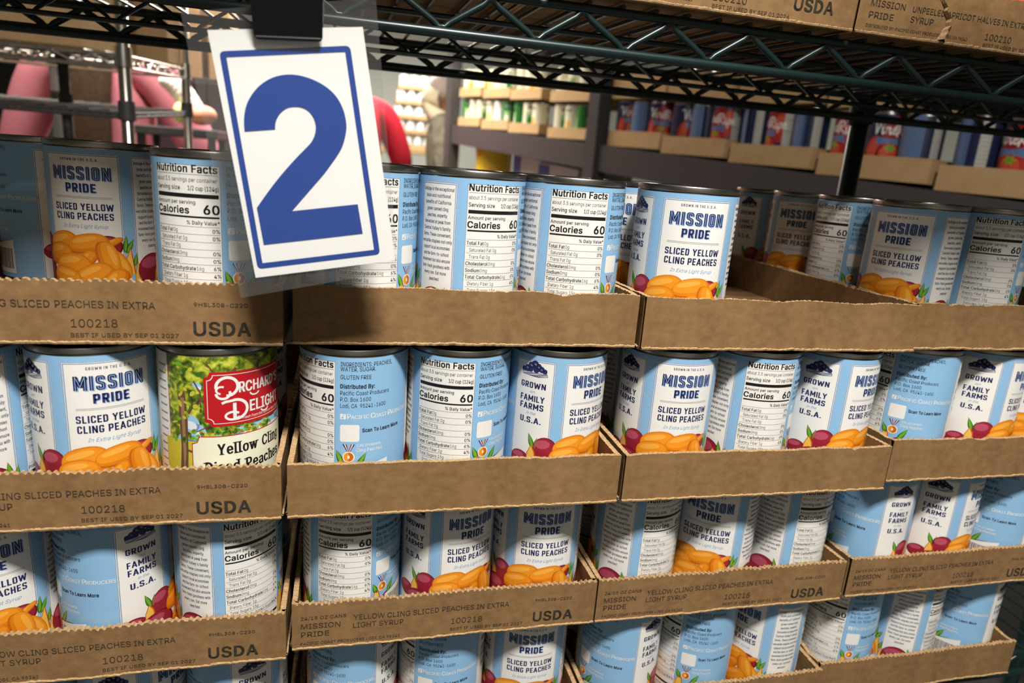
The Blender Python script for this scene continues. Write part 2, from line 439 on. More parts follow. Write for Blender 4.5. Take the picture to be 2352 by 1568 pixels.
        me = bpy.data.meshes.new(name); me.from_pydata(V, [], F)
        for m in mats: me.materials.append(LM[m])
        me.polygons.foreach_set('material_index', MI); me.update()
        return me
    def flat(s, name, fn, matd, du=6.0):
        V = []; F = []; MI = []; mats = []
        for k, q, m, l in s.strips(du):
            b = len(V)
            V += [fn(u, v, l) for u, v in q]; F.append(list(range(b, b+len(q))))
            if m not in mats: mats.append(m)
            MI.append(mats.index(m))
        me = bpy.data.meshes.new(name); me.from_pydata(V, [], F)
        for m in mats: me.materials.append(matd[m])
        me.polygons.foreach_set('material_index', MI); me.update()
        return me
# ------------------------------------------------------------------ can labels
DEG = 2*PI*38.0/360
def panel(A, a, b, top, bot, l=1):
    A.rect(a, top, b, bot, 'white', l)
    A.frame(a+0.15, top+0.15, b-0.15, bot, 0.22, 'navy', l+1); A.frame(a+1.45, top+1.45, b-1.45, bot, 0.22, 'navy', l+1)
    A.frame(a+0.37, top+0.37, b-0.37, bot, 1.08, 'shade', l+1)
    for y in (top+0.9,):
        u = a+1.0
        while u < b-0.8: A.rect(u-0.28, y-0.28, u+0.28, y+0.28, 'white', l+2); u += 1.1
    for x in (a+0.9, b-0.9):
        v = top+2.0
        while v < bot-1: A.rect(x-0.28, v-0.28, x+0.28, v+0.28, 'white', l+2); v += 1.1

def peach_slice(A, cx, cy, rx, ry, rot, l, vmax=104.3):
    ry *= 1.28
    A.dome(cx, cy, rx, ry, rot, 'or0', l, vmax=vmax); R = math.radians(rot)
    dx, dy = rot2(0, -ry*0.10, R); A.dome(cx+dx, cy+dy, rx*0.97, ry*0.90, rot, 'or1', l+1, vmax=vmax)
    dx, dy = rot2(-rx*0.04, -ry*0.22, R); A.dome(cx+dx, cy+dy, rx*0.88, ry*0.68, rot, 'or2', l+2, vmax=vmax)
    dx, dy = rot2(-rx*0.12, -ry*0.50, R); A.dome(cx+dx, cy+dy, rx*0.60, ry*0.26, rot-3, 'or3', l+3, vmax=vmax)

def red_peach(A, cx, cy, rx, ry, l, vmax=104.3):
    A.ell(cx, cy, rx, ry, 0, 'red0', l, 30, vmax); A.ell(cx-rx*0.05, cy-ry*0.06, rx*0.92, ry*0.9, 0, 'red1', l+1, 30, vmax)
    A.ell(cx-rx*0.2, cy-ry*0.45, rx*0.6, ry*0.33, -8, 'red2', l+2, 24, vmax)

def wedge(A, cx, cy, w_, h, l, flip=1):
    A.poly([(cx-w_*0.5, cy+h*0.5), (cx-w_*0.42, cy), (cx-w_*0.1*flip, cy-h*0.5), (cx+w_*0.28, cy-h*0.18), (cx+w_*0.5, cy+h*0.5)], 'or0', l)
    A.poly([(cx-w_*0.44, cy+h*0.5), (cx-w_*0.36, cy+h*0.02), (cx-w_*0.08*flip, cy-h*0.43), (cx+w_*0.2, cy-h*0.1), (cx+w_*0.36, cy+h*0.5)], 'yel', l+1)

def leafy(A, x0, y0, x1, y1, wd, l):
    A.leaf(x0, y0, x1, y1, wd, 'leaf0', l); A.leaf(x0+(x1-x0)*0.05, y0+(y1-y0)*0.05, x1, y1, wd*0.55, 'leaf1', l+1)

def peach_label():
    A = Art(); B = 104.5; A.dv = 0.0
    A.rect(-101*DEG, 0, 259*DEG, B, 'blue', 0)
    A.dv = -2.3
    # grown-on-family-farms panel
    g0, g1 = -101*DEG, -50.5*DEG; gc = (g0+g1)/2
    panel(A, g0, g1, 5.6, B+2.3)
    for x, y, r in ((-5.5, 13, 2.6), (-8.5, 14.2, 2), (-2.4, 10.4, 2.6), (0.6, 9.2, 2.9), (3.4, 10.8, 2.6), (6, 12.4, 2.3), (8.5, 13.6, 1.9), (1.8, 12.6, 2.8), (-3, 13.6, 2.2)):
        A.ell(gc+x, y, r, r*1.05, 0, 'navy', 4, 12)
    for x, y, r in ((-2.2, 10.4, 1.0), (1.0, 9.2, 1.1), (3.6, 11, 0.9), (6, 12.6, 0.8), (-5.6, 12.8, 0.8)):
        A.ell(gc+x, y, r, r*0.55, 30, 'grey', 5, 8)
    A.poly([(gc-10, 15.6), (gc+10.5, 15.2), (gc+11, 17.6), (gc+4, 18.6), (gc-9.5, 18.0)], 'navy', 4)
    for i in range(6):
        A.stroke([(gc-9.5+j*2, 15.7+0.4*i+0.25*math.sin(j*1.3+i)) for j in range(11)], 0.16, 'white', 5)
    A.caps('GROWN', gc, 25.2, 4.5, 'navy', 4, 20.5)
    A.text('on', gc, 30.2, 1.9, 'script', 4, 4.0, 0, 'C', 0.3)
    A.caps('FAMILY', gc, 35.4, 4.7, 'navy', 4, 20)
    A.caps('FARMS', gc, 41.6, 4.7, 'navy', 4, 19.5)
    A.text('in the', gc, 46.8, 2.2, 'script', 4, 7.5, 0, 'C', 0.3)
    A.caps('U.S.A.', gc, 52.2, 4.6, 'navy', 4, 17.5)
    # front panel
    panel(A, -26.5, 26.5, 5.6, B+2.3)
    A.caps('GROWN IN THE U.S.A.', 0, 10.2, 1.9, 'navy', 4, 26, 0.17, None, 0.3)
    # lettering with a blue drop shade and a pale inline
    A.caps('MISSION', 0.7, 20.2, 9.3, 'shade', 4, 40.5, 0.24)
    A.caps('MISSION', 0, 19.6, 9.3, 'navy', 5, 40.5, 0.24)
    A.caps('MISSION', 0, 19.6, 9.3, 'shade', 6, 40.5, 0.24, 0.035)
    A.caps('PRIDE', 0.55, 30.3, 6.3, 'shade', 4, 20.5, 0.21)
    A.caps('PRIDE', 0, 29.8, 6.3, 'navy', 5, 20.5, 0.21)
    A.rect(-20, 36.0, 20, 36.28, 'grey', 4); A.rect(-20, 36.9, 20, 37.15, 'grey', 4)
    A.caps('SLICED YELLOW', 0, 43.2, 4.9, 'navy', 4, 41)
    A.caps('CLING PEACHES', 0, 49.9, 5.0, 'navy', 4, 40.5)
    A.text('In Extra Light Syrup', 0.5, 57.0, 2.6, 'script', 4, 31, 0.0, 'C', 0.32)
    # story panel
    i0, i1 = 50*DEG, 96.5*DEG; ic = (i0+i1)/2
    panel(A, i0, i1, 5.6, B+2.3)
    story = ['Indulge in the exceptional', 'taste and nutritional', 'benefits of California', 'grown canned cling', 'peaches, expertly', 'harvested at peak from',
             "Central Valley's family", 'farms. These convenient,', 'versatile staples not only', 'support local economies', 'and the farm-to-school', 'movement but also ensure', 'farm-fresh goodness with', 'every can. Eat more', 'peaches!']
    for k, t in enumerate(story):
        A.text(t, ic, 10.6+k*4.35, 2.35, 'navy', 4, len(t)*0.99+0.4, 0.02, res=1)
    # nutrition panel
    n0, n1 = 106.5*DEG, 170.5*DEG; L = n0+1.0; Rg = n1-1.0
    A.rect(n0, 5.6, n1, B+2.3, 'white', 1); A.frame(n0, 5.6, n1, B+2.3, 0.18, 'navy', 2)
    A.text('Nutrition Facts', L, 7.7, 4.4, 'black', 4, 40, 0.04, 'L')
    A.rect(L, 11.0, Rg, 11.2, 'black', 4)
    A.text('about 3.5 servings per container', L, 14.2, 2.5, 'black', 4, 39.8, 0, 'L', res=1)
    A.text('Serving size', L, 19.0, 2.7, 'black', 4, 18, 0.025, 'L', res=1); A.text('1/2 cup (124g)', Rg, 19.0, 2.7, 'black', 4, 17.5, 0.02, 'R', res=1)
    A.rect(L, 22.4, Rg, 24.8, 'black', 4)
    A.text('Amount per serving', L, 27.4, 2.3, 'black', 4, 27, 0.025, 'L', res=1)
    A.text('Calories', L, 32.1, 4.2, 'black', 4, 23, 0.04, 'L'); A.text('60', Rg, 31.4, 5.4, 'black', 4, 8.6, 0.04, 'R')
    A.rect(L, 35.6, Rg, 36.7, 'black', 4)
    A.text('% Daily Value*', Rg, 39.5, 2.3, 'black', 4, 19, 0.025, 'R', res=1)
    rows = [('Total Fat', ' 0g', '0%', 0), ('', 'Saturated Fat 0g', '0%', 2), ('', 'Trans Fat 0g', '', 2), ('Cholesterol', ' 0mg', '0%', 0), ('Sodium', ' 0mg', '0%', 0), ('Total Carbohydrate', ' 16g', '6%', 0),
            ('', 'Dietary Fiber 1g', '4%', 2), ('', 'Total Sugars 15g', '', 2), ('', 'Includes 7g Added Sugars', '14%', 4.5), ('Protein', ' 1g', '', 0)]
    for k, (b_, p_, pc, ind) in enumerate(rows):
        v = 44.4+k*4.62; A.rect(L+(ind if k == 8 else 0), v-2.5, Rg, v-2.32, 'black', 4); x = L+ind
        if b_: x += A.text(b_, x, v, 2.45, 'black', 4, None, 0.03, 'L', 0, 0.80, 1)+0.5
        if p_.strip(): A.text(p_.strip(), x, v, 2.4, 'black', 4, None, 0, 'L', 0, 0.76, 1)
        if pc: A.text(pc, Rg, v, 2.4, 'black', 4, None, 0.025, 'R', 0, 0.85, 1)
    A.rect(L, 88.6, Rg, 90.6, 'black', 4)
    A.text('Vitamin D 0mcg 0%  -  Calcium 3mg 0%', L, 93.4, 2.1, 'black', 4, 38, 0, 'L', res=1); A.rect(L, 95.4, Rg, 95.55, 'black', 4)
    A.text('Iron 0mg 0%  -  Potassium 90mg 2%', L, 97.8, 2.1, 'black', 4, 36, 0, 'L', res=1); A.rect(L, 99.8, Rg, 100.5, 'black', 4)
    A.dv = 0.0
    # distributor panel
    d0 = 176*DEG
    A.text('INGREDIENTS: PEACHES,', d0, 4.4, 2.9, 'black', 4, 36, 0.008, 'L'); A.text('WATER, SUGAR.', d0, 7.8, 2.9, 'black', 4, 23.5, 0.008, 'L')
    A.text('GLUTEN FREE', d0, 13.4, 2.9, 'black', 4, 20.5, 0.008, 'L')
    A.text('Distributed By:', d0, 19.9, 2.9, 'black', 4, 23, 0.035, 'L'); A.text('Pacific Coast Producers', d0, 24.6, 2.8, 'black', 4, 34, 0.005, 'L')
    A.text('P.O. Box 1600', d0, 29.1, 2.8, 'black', 4, 20.5, 0.005, 'L'); A.text('Lodi, CA  95241-1600', d0, 33.7, 2.8, 'black', 4, 31.5, 0.005, 'L')
    A.rect(d0, 39.6, d0+3.8, 43.4, 'white', 4); A.poly([(d0+0.6, 42.8), (d0+2.0, 40.4), (d0+3.2, 40.2), (d0+2.2, 42.8)], 'blue', 5); A.ell(d0+2.4, 41.3, 0.7, 0.5, -35, 'white', 6, 8)
    x = d0+4.8
    for wd_, big in (('ACIFIC', 'P'), ('OAST', 'C'), ('RODUCERS', 'P')):
        x += A.text(big, x, 41.3, 3.7, 'white', 4, None, 0.02, 'L', 0, 0.9)+0.25
        x += A.text(wd_, x, 41.75, 2.8, 'white', 4, None, 0.02, 'L', 0, 0.86)+1.3
    q = []                                                   # blank white tile with round corners
    for cx_, cy_, a0 in ((d0+11.6, 48.8, -90), (d0+11.6, 58.4, 0), (d0+1.4, 58.4, 90), (d0+1.4, 48.8, 180)):
        for j in range(5): a_ = math.radians(a0+j*22.5); q.append((cx_+1.4*math.cos(a_), cy_+1.4*math.sin(a_)))
    A.poly(q, 'white', 4)
    A.text('Scan To Learn More', d0+15, 51.6, 2.7, 'black', 4, 29, 0.035, 'L')
    for sx_ in (-1, 1):
        for o_, mm in ((0, 'red1'), (0.9, 'white'), (1.7, 'navy')):
            A.poly([(d0+6+sx_*(1.4+o_), 61.5), (d0+6+sx_*(2.4+o_), 61.5), (d0+6+sx_*(0.3+o_*0.35), 67.2), (d0+6+sx_*(-0.2+o_*0.35), 67.2)], mm, 12)
    A.ell(d0+6, 71, 4.1, 4.1, 0, 'white', 12, 26); A.ell(d0+6, 71, 3.4, 3.4, 0, 'or2', 13, 26); A.poly([(d0+6, 67.6), (d0+8.4, 68.6), (d0+9.4, 71), (d0+8.4, 73.4), (d0+6, 74.4)], 'or0', 14)
    A.ell(d0+6, 71, 0.8, 1.3, 0, 'cream', 15, 10)
    A.text('CALIFORNIA', d0+11.5, 62.6, 1.8, 'white', 4, 17, 0.02, 'L'); A.text('Cling Peaches', d0+11, 66.0, 2.5, 'white', 4, 18.5, -0.004, 'L')
    leafy(A, d0+1.5, 76, d0-2.5, 66, 2.4, 8); leafy(A, d0+11, 80, d0+18, 68, 2.5, 8); leafy(A, d0+12, 80, d0+24, 76, 1.6, 8)
    wedge(A, d0+1.2, 78, 8, 14, 8); red_peach(A, d0+13, 86, 9, 9, 6); A.rect(n1, 80, n1+10, B, 'yel', 5)
    A.poly([(d0+9, 79.5), (d0+34, 74.5), (d0+34, 101), (d0+9, 101)], 'white', 12)
    rnd = random.Random(4); x = d0+11
    while x < d0+32:
        wdt = rnd.choice((0.25, 0.25, 0.5, 0.75)); A.rect(x, 81.5, x+wdt, 97.5, 'black', 13); x += wdt+rnd.choice((0.3, 0.3, 0.55))
    A.stroke([(d0+50.5, 3), (d0+50.5, B)], 0.12, 'shade', 3)
    # fruit round the foot of the label
    red_peach(A, -37, 72, 9.5, 10.5, 8); leafy(A, -46, 72, -50.5, 60, 2.3, 8); leafy(A, -45, 72, -43.2, 62.5, 1.8, 8); wedge(A, -47, 76, 9, 14, 10); red_peach(A, -57, 82, 8.5, 6.5, 9); red_peach(A, -42, 90, 15, 12, 12)
    red_peach(A, 15, 69, 10, 8, 6); leafy(A, 26, 74, 27.5, 60.5, 2.1, 6); leafy(A, 27, 74, 32.5, 63.5, 2.2, 6); wedge(A, 29, 80, 8, 20, 8, -1)
    A.ell(-1.5, 92, 31, 28, 0, 'bowl', 9, 40, 104.3)
    peach_slice(A, 20, 84, 13, 7, 62, 10); peach_slice(A, 17, 67.5, 9.5, 2.6, -27, 12); peach_slice(A, -17, 70, 14.5, 8.5, -14, 14); peach_slice(A, 2.5, 69, 14.5, 7.2, -10, 18)
    peach_slice(A, -21, 78, 13, 8.2, -10, 22); peach_slice(A, 2, 80, 9, 5, -48, 26); peach_slice(A, 13, 78, 13, 7.2, 76, 28); peach_slice(A, -10, 86, 15, 9, -6, 32); peach_slice(A, 6, 92, 14, 8, -25, 36); peach_slice(A, -16, 95, 13, 8, 12, 40); peach_slice(A, 20, 96, 11, 7, -50, 40)
    # fruit under the story panel
    red_peach(A, ic-1, 88, 13, 13, 10); wedge(A, ic+6, 89, 12, 15, 14); leafy(A, ic+11, 88, ic+9, 74, 2.3, 13); leafy(A, ic+13, 90, ic+15.5, 78, 2.2, 13); leafy(A, i0-1, 84, i0+1, 74, 1.8, 8); wedge(A, i0+2, 90, 7, 20, 9)
    A.text('SERVING', ic-5, 97, 1.1, 'white', 20, 6, 0.02); A.text('SUGGESTION', ic-5, 99, 1.1, 'white', 20, 8.5, 0.02)
    return A.bend('peach_label', 38.0, 0.1085, 120)

def serif_word(A, t, x, y, cap, m, l, width):
    """bold book lettering: bold capitals with small slab feet"""
    feet = {'Y': ((0.5, 0),), 'l': ((0.5, 0), (0.3, 2)), 'i': ((0.5, 0), (0.3, 1)), 'n': ((0.2, 0), (0.85, 0), (0.12, 1)), 'D': ((0.1, 0), (0.1, 3)), 'd': ((0.9, 0), (0.75, 2)),
            'P': ((0.2, 0), (0.1, 3)), 'w': ((0.08, 1), (0.92, 1)), 'h': ((0.2, 0), (0.85, 0), (0.12, 2)), 'g': ()}
    k = cap/CAPH; tot = sum((glyphs(c, 0.0, 3)[3]+0.09 if c != ' ' else 0.32) for c in t)*k; sx = width/tot
    for c in t:
        if c == ' ': x += 0.32*k*sx; continue
        g = glyphs(c, 0.0, 3); wch = (g[3]+0.09)*k*sx
        P = [(x+px*k*sx, y+cap/2-py*k) for px, py in g[0]]
        for q, (ex, ey) in enumerate(((0, 0), (-.38, 0), (.38, 0), (-.2, .12), (.2, -.12))): A.it.append(([(u+ex, v+ey) for u, v in P], g[1], m, l+q))
        for fx, lev in feet.get(c, ()):
            yy = y+cap/2-(0, 0.74, 1.06, 0.96)[lev]*cap; cx = x+fx*wch*0.92; A.rect(cx-cap*0.19, yy-cap*(0.06 if lev == 0 else -0.0), cx+cap*0.19, yy+cap*(0.03 if lev == 0 else 0.09), m, l+6)
        x += wch

def orchard_label():
    A = Art(); B = 104.5
    A.rect(-110*DEG, 0, 250*DEG, B, 'foliage', 0); a0 = -48*DEG
    A.rect(-110*DEG, 0, -86*DEG, B, 'white', 1); A.rect(-86.8*DEG, 0, -86*DEG, B, 'plaque', 2)
    for k in range(16): A.rect(-104*DEG, 8+k*5.5, -90*DEG, 9.2+k*5.5, 'grey', 2)
    # sky holes, trunk, branches, meadow
    for x, y, rx, ry, r in ((-40, 45, 7, 6, 20), (-34, 52, 5, 7, -10), (-42, 66, 9, 5, 5), (-34, 19, 3, 2, 20), (-45, 57, 4, 4, 0), (10, 52, 30, 4, 0), (34, 50, 12, 5, 0), (-16, 54, 8, 4, 0)):
        A.ell(a0+x+30, y, rx, ry, r, 'sky', 1, 16); A.ell(a0+x+31, y+1.5, rx*0.6, ry*0.5, r, 'cloud', 2, 12)
    A.poly([(a0-30, 57), (a0+60, 59), (a0+60, B), (a0-30, B)], 'field', 3); A.poly([(a0-14, 56), (a0+4, 58), (a0+4, 61), (a0-16, 60)], 'hill', 2)
    A.poly([(a0-17.5, 26), (a0-12, 24), (a0-11, 44), (a0-11.5, 66), (a0-13, 92), (a0-19, 92), (a0-16.5, 62), (a0-17, 40)], 'trunk', 4); A.poly([(a0-15.6, 28), (a0-13, 28), (a0-13, 66), (a0-15, 80), (a0-15.2, 50)], 'trunk2', 5)
    for p, wd in (([(-13, 42), (-8, 34), (-3, 30), (4, 22), (12, 16), (20, 8)], 2.2), ([(-12, 64), (-5, 66), (2, 64), (8, 60)], 1.6), ([(-4, 31), (-2, 24), (-6, 16)], 1.1), ([(-12, 52), (-4, 50), (3, 46)], 0.7), ([(10, 18), (6, 10), (2, 4)], 1.2)):
        A.stroke([(a0+x, y) for x, y in p], wd, 'trunk', 6)
    rnd = random.Random(8)
    for k in range(60):
        x = rnd.uniform(-28, 4); y = rnd.uniform(4, 60); A.ell(a0+x, y, rnd.uniform(1, 2.6), rnd.uniform(0.7, 1.6), rnd.uniform(0, 180), rnd.choice(('foliage', 'leaf1', 'field', 'leaf0')), 7, 8)
    for k in range(50):
        x = rnd.uniform(4, 46); y = rnd.uniform(48.5, 53); A.ell(a0+x, y, rnd.uniform(1, 2.8), rnd.uniform(0.8, 1.6), rnd.uniform(0, 180), rnd.choice(('foliage', 'leaf1', 'field', 'leaf1')), 4, 8)
    # red plaque
    def plq(x0, y0, x1, y1, r):
        p = []
        for cx, cy, s0 in ((x0, y0, 90), (x1, y0, 180), (x1, y1, 270), (x0, y1, 0)):
            for j in range(6): t = math.radians(s0-j*18); p.append((cx+r*math.cos(t), cy+r*math.sin(t)))
        return p
    x0 = a0; x1 = a0+62
    A.poly(plq(x0, 10, x1, 47, 3.6), 'plaque', 8); A.poly(plq(x0+1.8, 11.8, x1-1.8, 45.2, 3.6), 'white', 9); A.poly(plq(x0+2.2, 12.2, x1-2.2, 44.8, 3.6), 'plaque', 10)
    def arc(cx, cy, rx, ry, a, b, n=22): return [(cx+rx*math.cos(math.radians(a+(b-a)*i/n)), cy+ry*math.sin(math.radians(a+(b-a)*i/n))) for i in range(n+1)]
    A.stroke(arc(x0+14, 20, 6.6, 6.2, -190, 95), 1.9, 'white', 11); A.stroke(arc(x0+11.5, 24.5, 4.2, 3.6, 180, -20), 1.6, 'white', 12); A.stroke(arc(x0+10.5, 22.3, 3.0, 2.4, 100, 300), 1.3, 'white', 13)
    A.text("RCHARD'S", x0+21.5, 21.2, 7.0, 'white', 14, 35, 0.035, 'L'); A.stroke(arc(x0+32, 25.5, 3.4, 2.6, 170, 20), 1.0, 'white', 15)
    A.stroke(arc(x0+19, 36, 7.4, 6.6, -100, 100), 1.9, 'white', 16); A.stroke([(x0+10.5, 31.2), (x0+13, 30.2), (x0+19, 29.5)], 1.7, 'white', 17); A.rect(x0+17.2, 31.5, x0+19.4, 42.2, 'white', 18); A.stroke(arc(x0+17, 40.2, 4.4, 2.6, 20, 330), 1.5, 'white', 19)
    A.text('ELIGHT', x0+28.5, 35.2, 7.6, 'white', 20, 27.5, 0.035, 'L'); A.stroke(arc(x0+40, 39.4, 3.2, 2.2, 170, 10), 1.1, 'white', 21)
    A.text('Fresh From the Farm to Your Table', x0+23, 42.6, 2.0, 'white', 11, 34, 0, 'L', 0.25)
    # cream name panel
    A.poly([(a0-9, 59), (a0-5.4, 57.8), (a0-4.2, 53.6), (a0+66, 53.6), (a0+66, B), (a0-9, B)], 'plaque', 8); A.poly([(a0-8.4, 59.6), (a0-5, 58.2), (a0-3.6, 54.3), (a0+65.4, 54.3), (a0+65.4, B), (a0-8.4, B)], 'cream', 9)
    serif_word(A, 'Yellow Cling', a0+7, 63.0, 7.4, 'black', 10, 50)
    serif_word(A, 'Diced Peaches', a0-1, 75.5, 7.4, 'black', 10, 58)
    A.rect(a0+70, 0, 250*DEG, B, 'cream', 8)
    for k in range(14): A.rect(a0+76, 8+k*6.5, a0+120, 9.4+k*6.5, 'grey', 9)
    return A.bend('orchard_label', 38.0, 0.1085, 120)

def script_stroke(A, pts, x, y, s, wd, m, l):
    """smooth brush stroke through points"""
    P = []
    n = len(pts)
    for i in range(n-1):
        p0 = pts[max(i-1, 0)]; p1 = pts[i]; p2 = pts[i+1]; p3 = pts[min(i+2, n-1)]
        for k in range(6):
            t = k/6; f = lambda a, b, c, d: 0.5*(2*b+(c-a)*t+(2*a-5*b+4*c-d)*t*t+(3*b-a-3*c+d)*t**3)
            P.append((x+s*f(p0[0], p1[0], p2[0], p3[0]), y+s*f(p0[1], p1[1], p2[1], p3[1])))
    P.append((x+s*pts[-1][0], y+s*pts[-1][1])); A.stroke(P, wd, m, l)

LET = {'V': [[(-.1, -.05), (.15, -.2), (.3, -.1), (.38, .5), (.45, 1.0), (.6, .5), (.8, -.05), (1.0, -.15)]], 'i': [[(0, .45), (.12, .4), (.12, .85), (.2, 1), (.38, .8)], [(.16, .15), (.22, .2)]],
       'n': [[(0, .5), (.08, .4), (.1, 1), (.12, .6), (.3, .4), (.4, .5), (.4, .9), (.5, 1), (.65, .8)]], 'e': [[(0, .75), (.3, .65), (.35, .45), (.2, .38), (.08, .6), (.1, .9), (.28, 1), (.5, .8)]],
       'R': [[(.1, 1.0), (.2, .4), (.25, -.1)], [(-.1, .05), (.2, -.2), (.6, -.15), (.65, .15), (.25, .42), (.5, .7), (.75, 1.0)]], 'p': [[(.1, .4), (.08, 1.0), (.05, 1.45)], [(.1, .5), (.3, .38), (.42, .6), (.35, .9), (.1, .92)]]}
def script_word(A, t, x, y, s, wd, m, l):
    adv = {'V': .85, 'i': .38, 'n': .62, 'e': .48, 'R': .78, 'p': .5}
    for c in t:
        for st in LET[c]: script_stroke(A, st, x, y, s, wd, m, l)
        x += adv[c]*s

def tomato_label(R=47.0, Hm=150.0):
    A = Art(); D = 2*PI*R/360; hw = 180*D
    A.rect(-hw, 0, hw, Hm, 'dknavy', 0)
    A.ell(20, 48, 40, 46, 0, 'crimson', 1, 24); A.ell(8, 100, 34, 32, 0, 'tomato', 2, 26); A.ell(4, 94, 24, 20, 0, 'tomato2', 3, 20); A.ell(-34, 92, 22, 40, 8, 'tomato', 2, 20); A.ell(-36, 84, 12, 26, 8, 'tomato2', 3, 16)
    A.ell(52, 52, 26, 42, 0, 'tomato', 2, 22); A.ell(48, 40, 14, 24, 0, 'tomato2', 3, 16)
    A.poly([(-30, 54), (0, 60), (36, 56), (40, 78), (6, 70), (-28, 74)], 'steelblue', 4)
    for a_ in range(6): t = a_*1.05; A.leaf(6, 82, 6+16*math.cos(t), 82+12*math.sin(t), 3, 'leaf1', 5)
    script_word(A, 'Vine', -44, 22, 26, 3.4, 'white', 7); script_word(A, 'Ripe', 14, 28, 26, 3.4, 'white', 7)
    A.rect(75*D, 0, 112*D, Hm, 'dull', 3)
    for k in range(16): A.rect(78*D, 10+k*8.2, 109*D, 11+k*8.2+(2.2 if k in (2, 6) else 0), 'grey', 4)
    A.rect(112*D, 0, 190*D, Hm, 'steelblue', 2); A.rect(-180*D, 0, -170*D, Hm, 'steelblue', 2)
    for k in range(7): A.rect(122*D, 20+k*11, (160+8*(k % 2))*D, 21+k*11, 'grey', 4)
    A.rect(135*D, 122, 160*D, Hm-10, 'white', 4)
    A.rect(-146*D, 0, -118*D, Hm, 'dull', 3)
    for k in range(14): A.rect(-143*D, 12+k*9.4, -121*D, 13+k*9.4, 'grey', 4)
    return A.bend('tomato_label', R, Hm*1e-3+0.006, 60)

def simple_label(name, R, Hm, base, second, spot, txt=None):
    A = Art(); D = 2*PI*R/360; hw = 180*D
    A.rect(-hw, 0, hw, Hm, base, 0)
    for c in (-90, 30, 150):
        A.rect((c-26)*D, Hm*0.34, (c+26)*D, Hm*0.97, second, 1); A.ell(c*D, Hm*0.62, 17*D, Hm*0.17, 0, spot, 2, 14)
        A.rect((c-20)*D, Hm*0.12, (c+20)*D, Hm*0.2, 'grey', 2)
    return A.bend(name, R, Hm*1e-3+0.005, 48)

ME_PEACH = peach_label()
ME_ORCH = orchard_label()
ME_TOM = tomato_label()
ME_BEAN = simple_label('bean_label', 40.0, 128.0, 'pale', 'palegreen', 'green')
ME_GREEN = simple_label('green_label', 40.0, 128.0, 'green', 'palegreen', 'cream')
ME_WHITEL = simple_label('white_label', 40.0, 104.0, 'white', 'white', 'sky')
ME_CREAM = simple_label('cream_label', 40.0, 128.0, 'pale', 'cream', 'yel')
ME_BLUEL = simple_label('blue_label', 40.0, 128.0, 'white', 'royal', 'white')
ME_RED = simple_label('red_label', 38.0, 104.0, 'plaque', 'yel', 'tomato2')

def can_meshes(R, H, n):
    r = R-0.0002; b = MB()
    prof = [(r*0.9, 0.0025), (r*0.97, 0.0), (r*1.012, 0.0006), (r*1.012, 0.003), (r*0.985, 0.0042), (r, 0.006), (r, H-0.0065), (r*0.988, H-0.0045), (r*1.010, H-0.0034), (r*1.012, H-0.0008), (r*1.002, H), (r*0.985, H-0.0004), (r*0.97, H-0.0042)]
    b.lathe(prof, M_STEEL, n); body = b.mesh('can_body', 0.6)
    l = MB(); l.lathe([(r*0.972, H-0.0042), (r*0.90, H-0.0042), (r*0.87, H-0.0034), (r*0.80, H-0.0036), (r*0.78, H-0.003), (1e-5, H-0.003)], M_STEEL, n)
    return body, l.mesh('can_lid', 0.6)
ME_CAN = can_meshes(0.038, 0.1135, 72)
ME_CANT = can_meshes(0.047, 0.162, 40)
ME_CANB = can_meshes(0.040, 0.138, 32)
ME_CANW = can_meshes(0.040, 0.114, 32)

def can(name, loc, rot, me_label, me_can, label, group, cat='can'):
    t = thing(name, loc, label, cat, group, math.radians(rot))
    link_mesh('can_body', me_can[0], t); link_mesh('can_lid', me_can[1], t); link_mesh('paper_label', me_label, t)
    return t
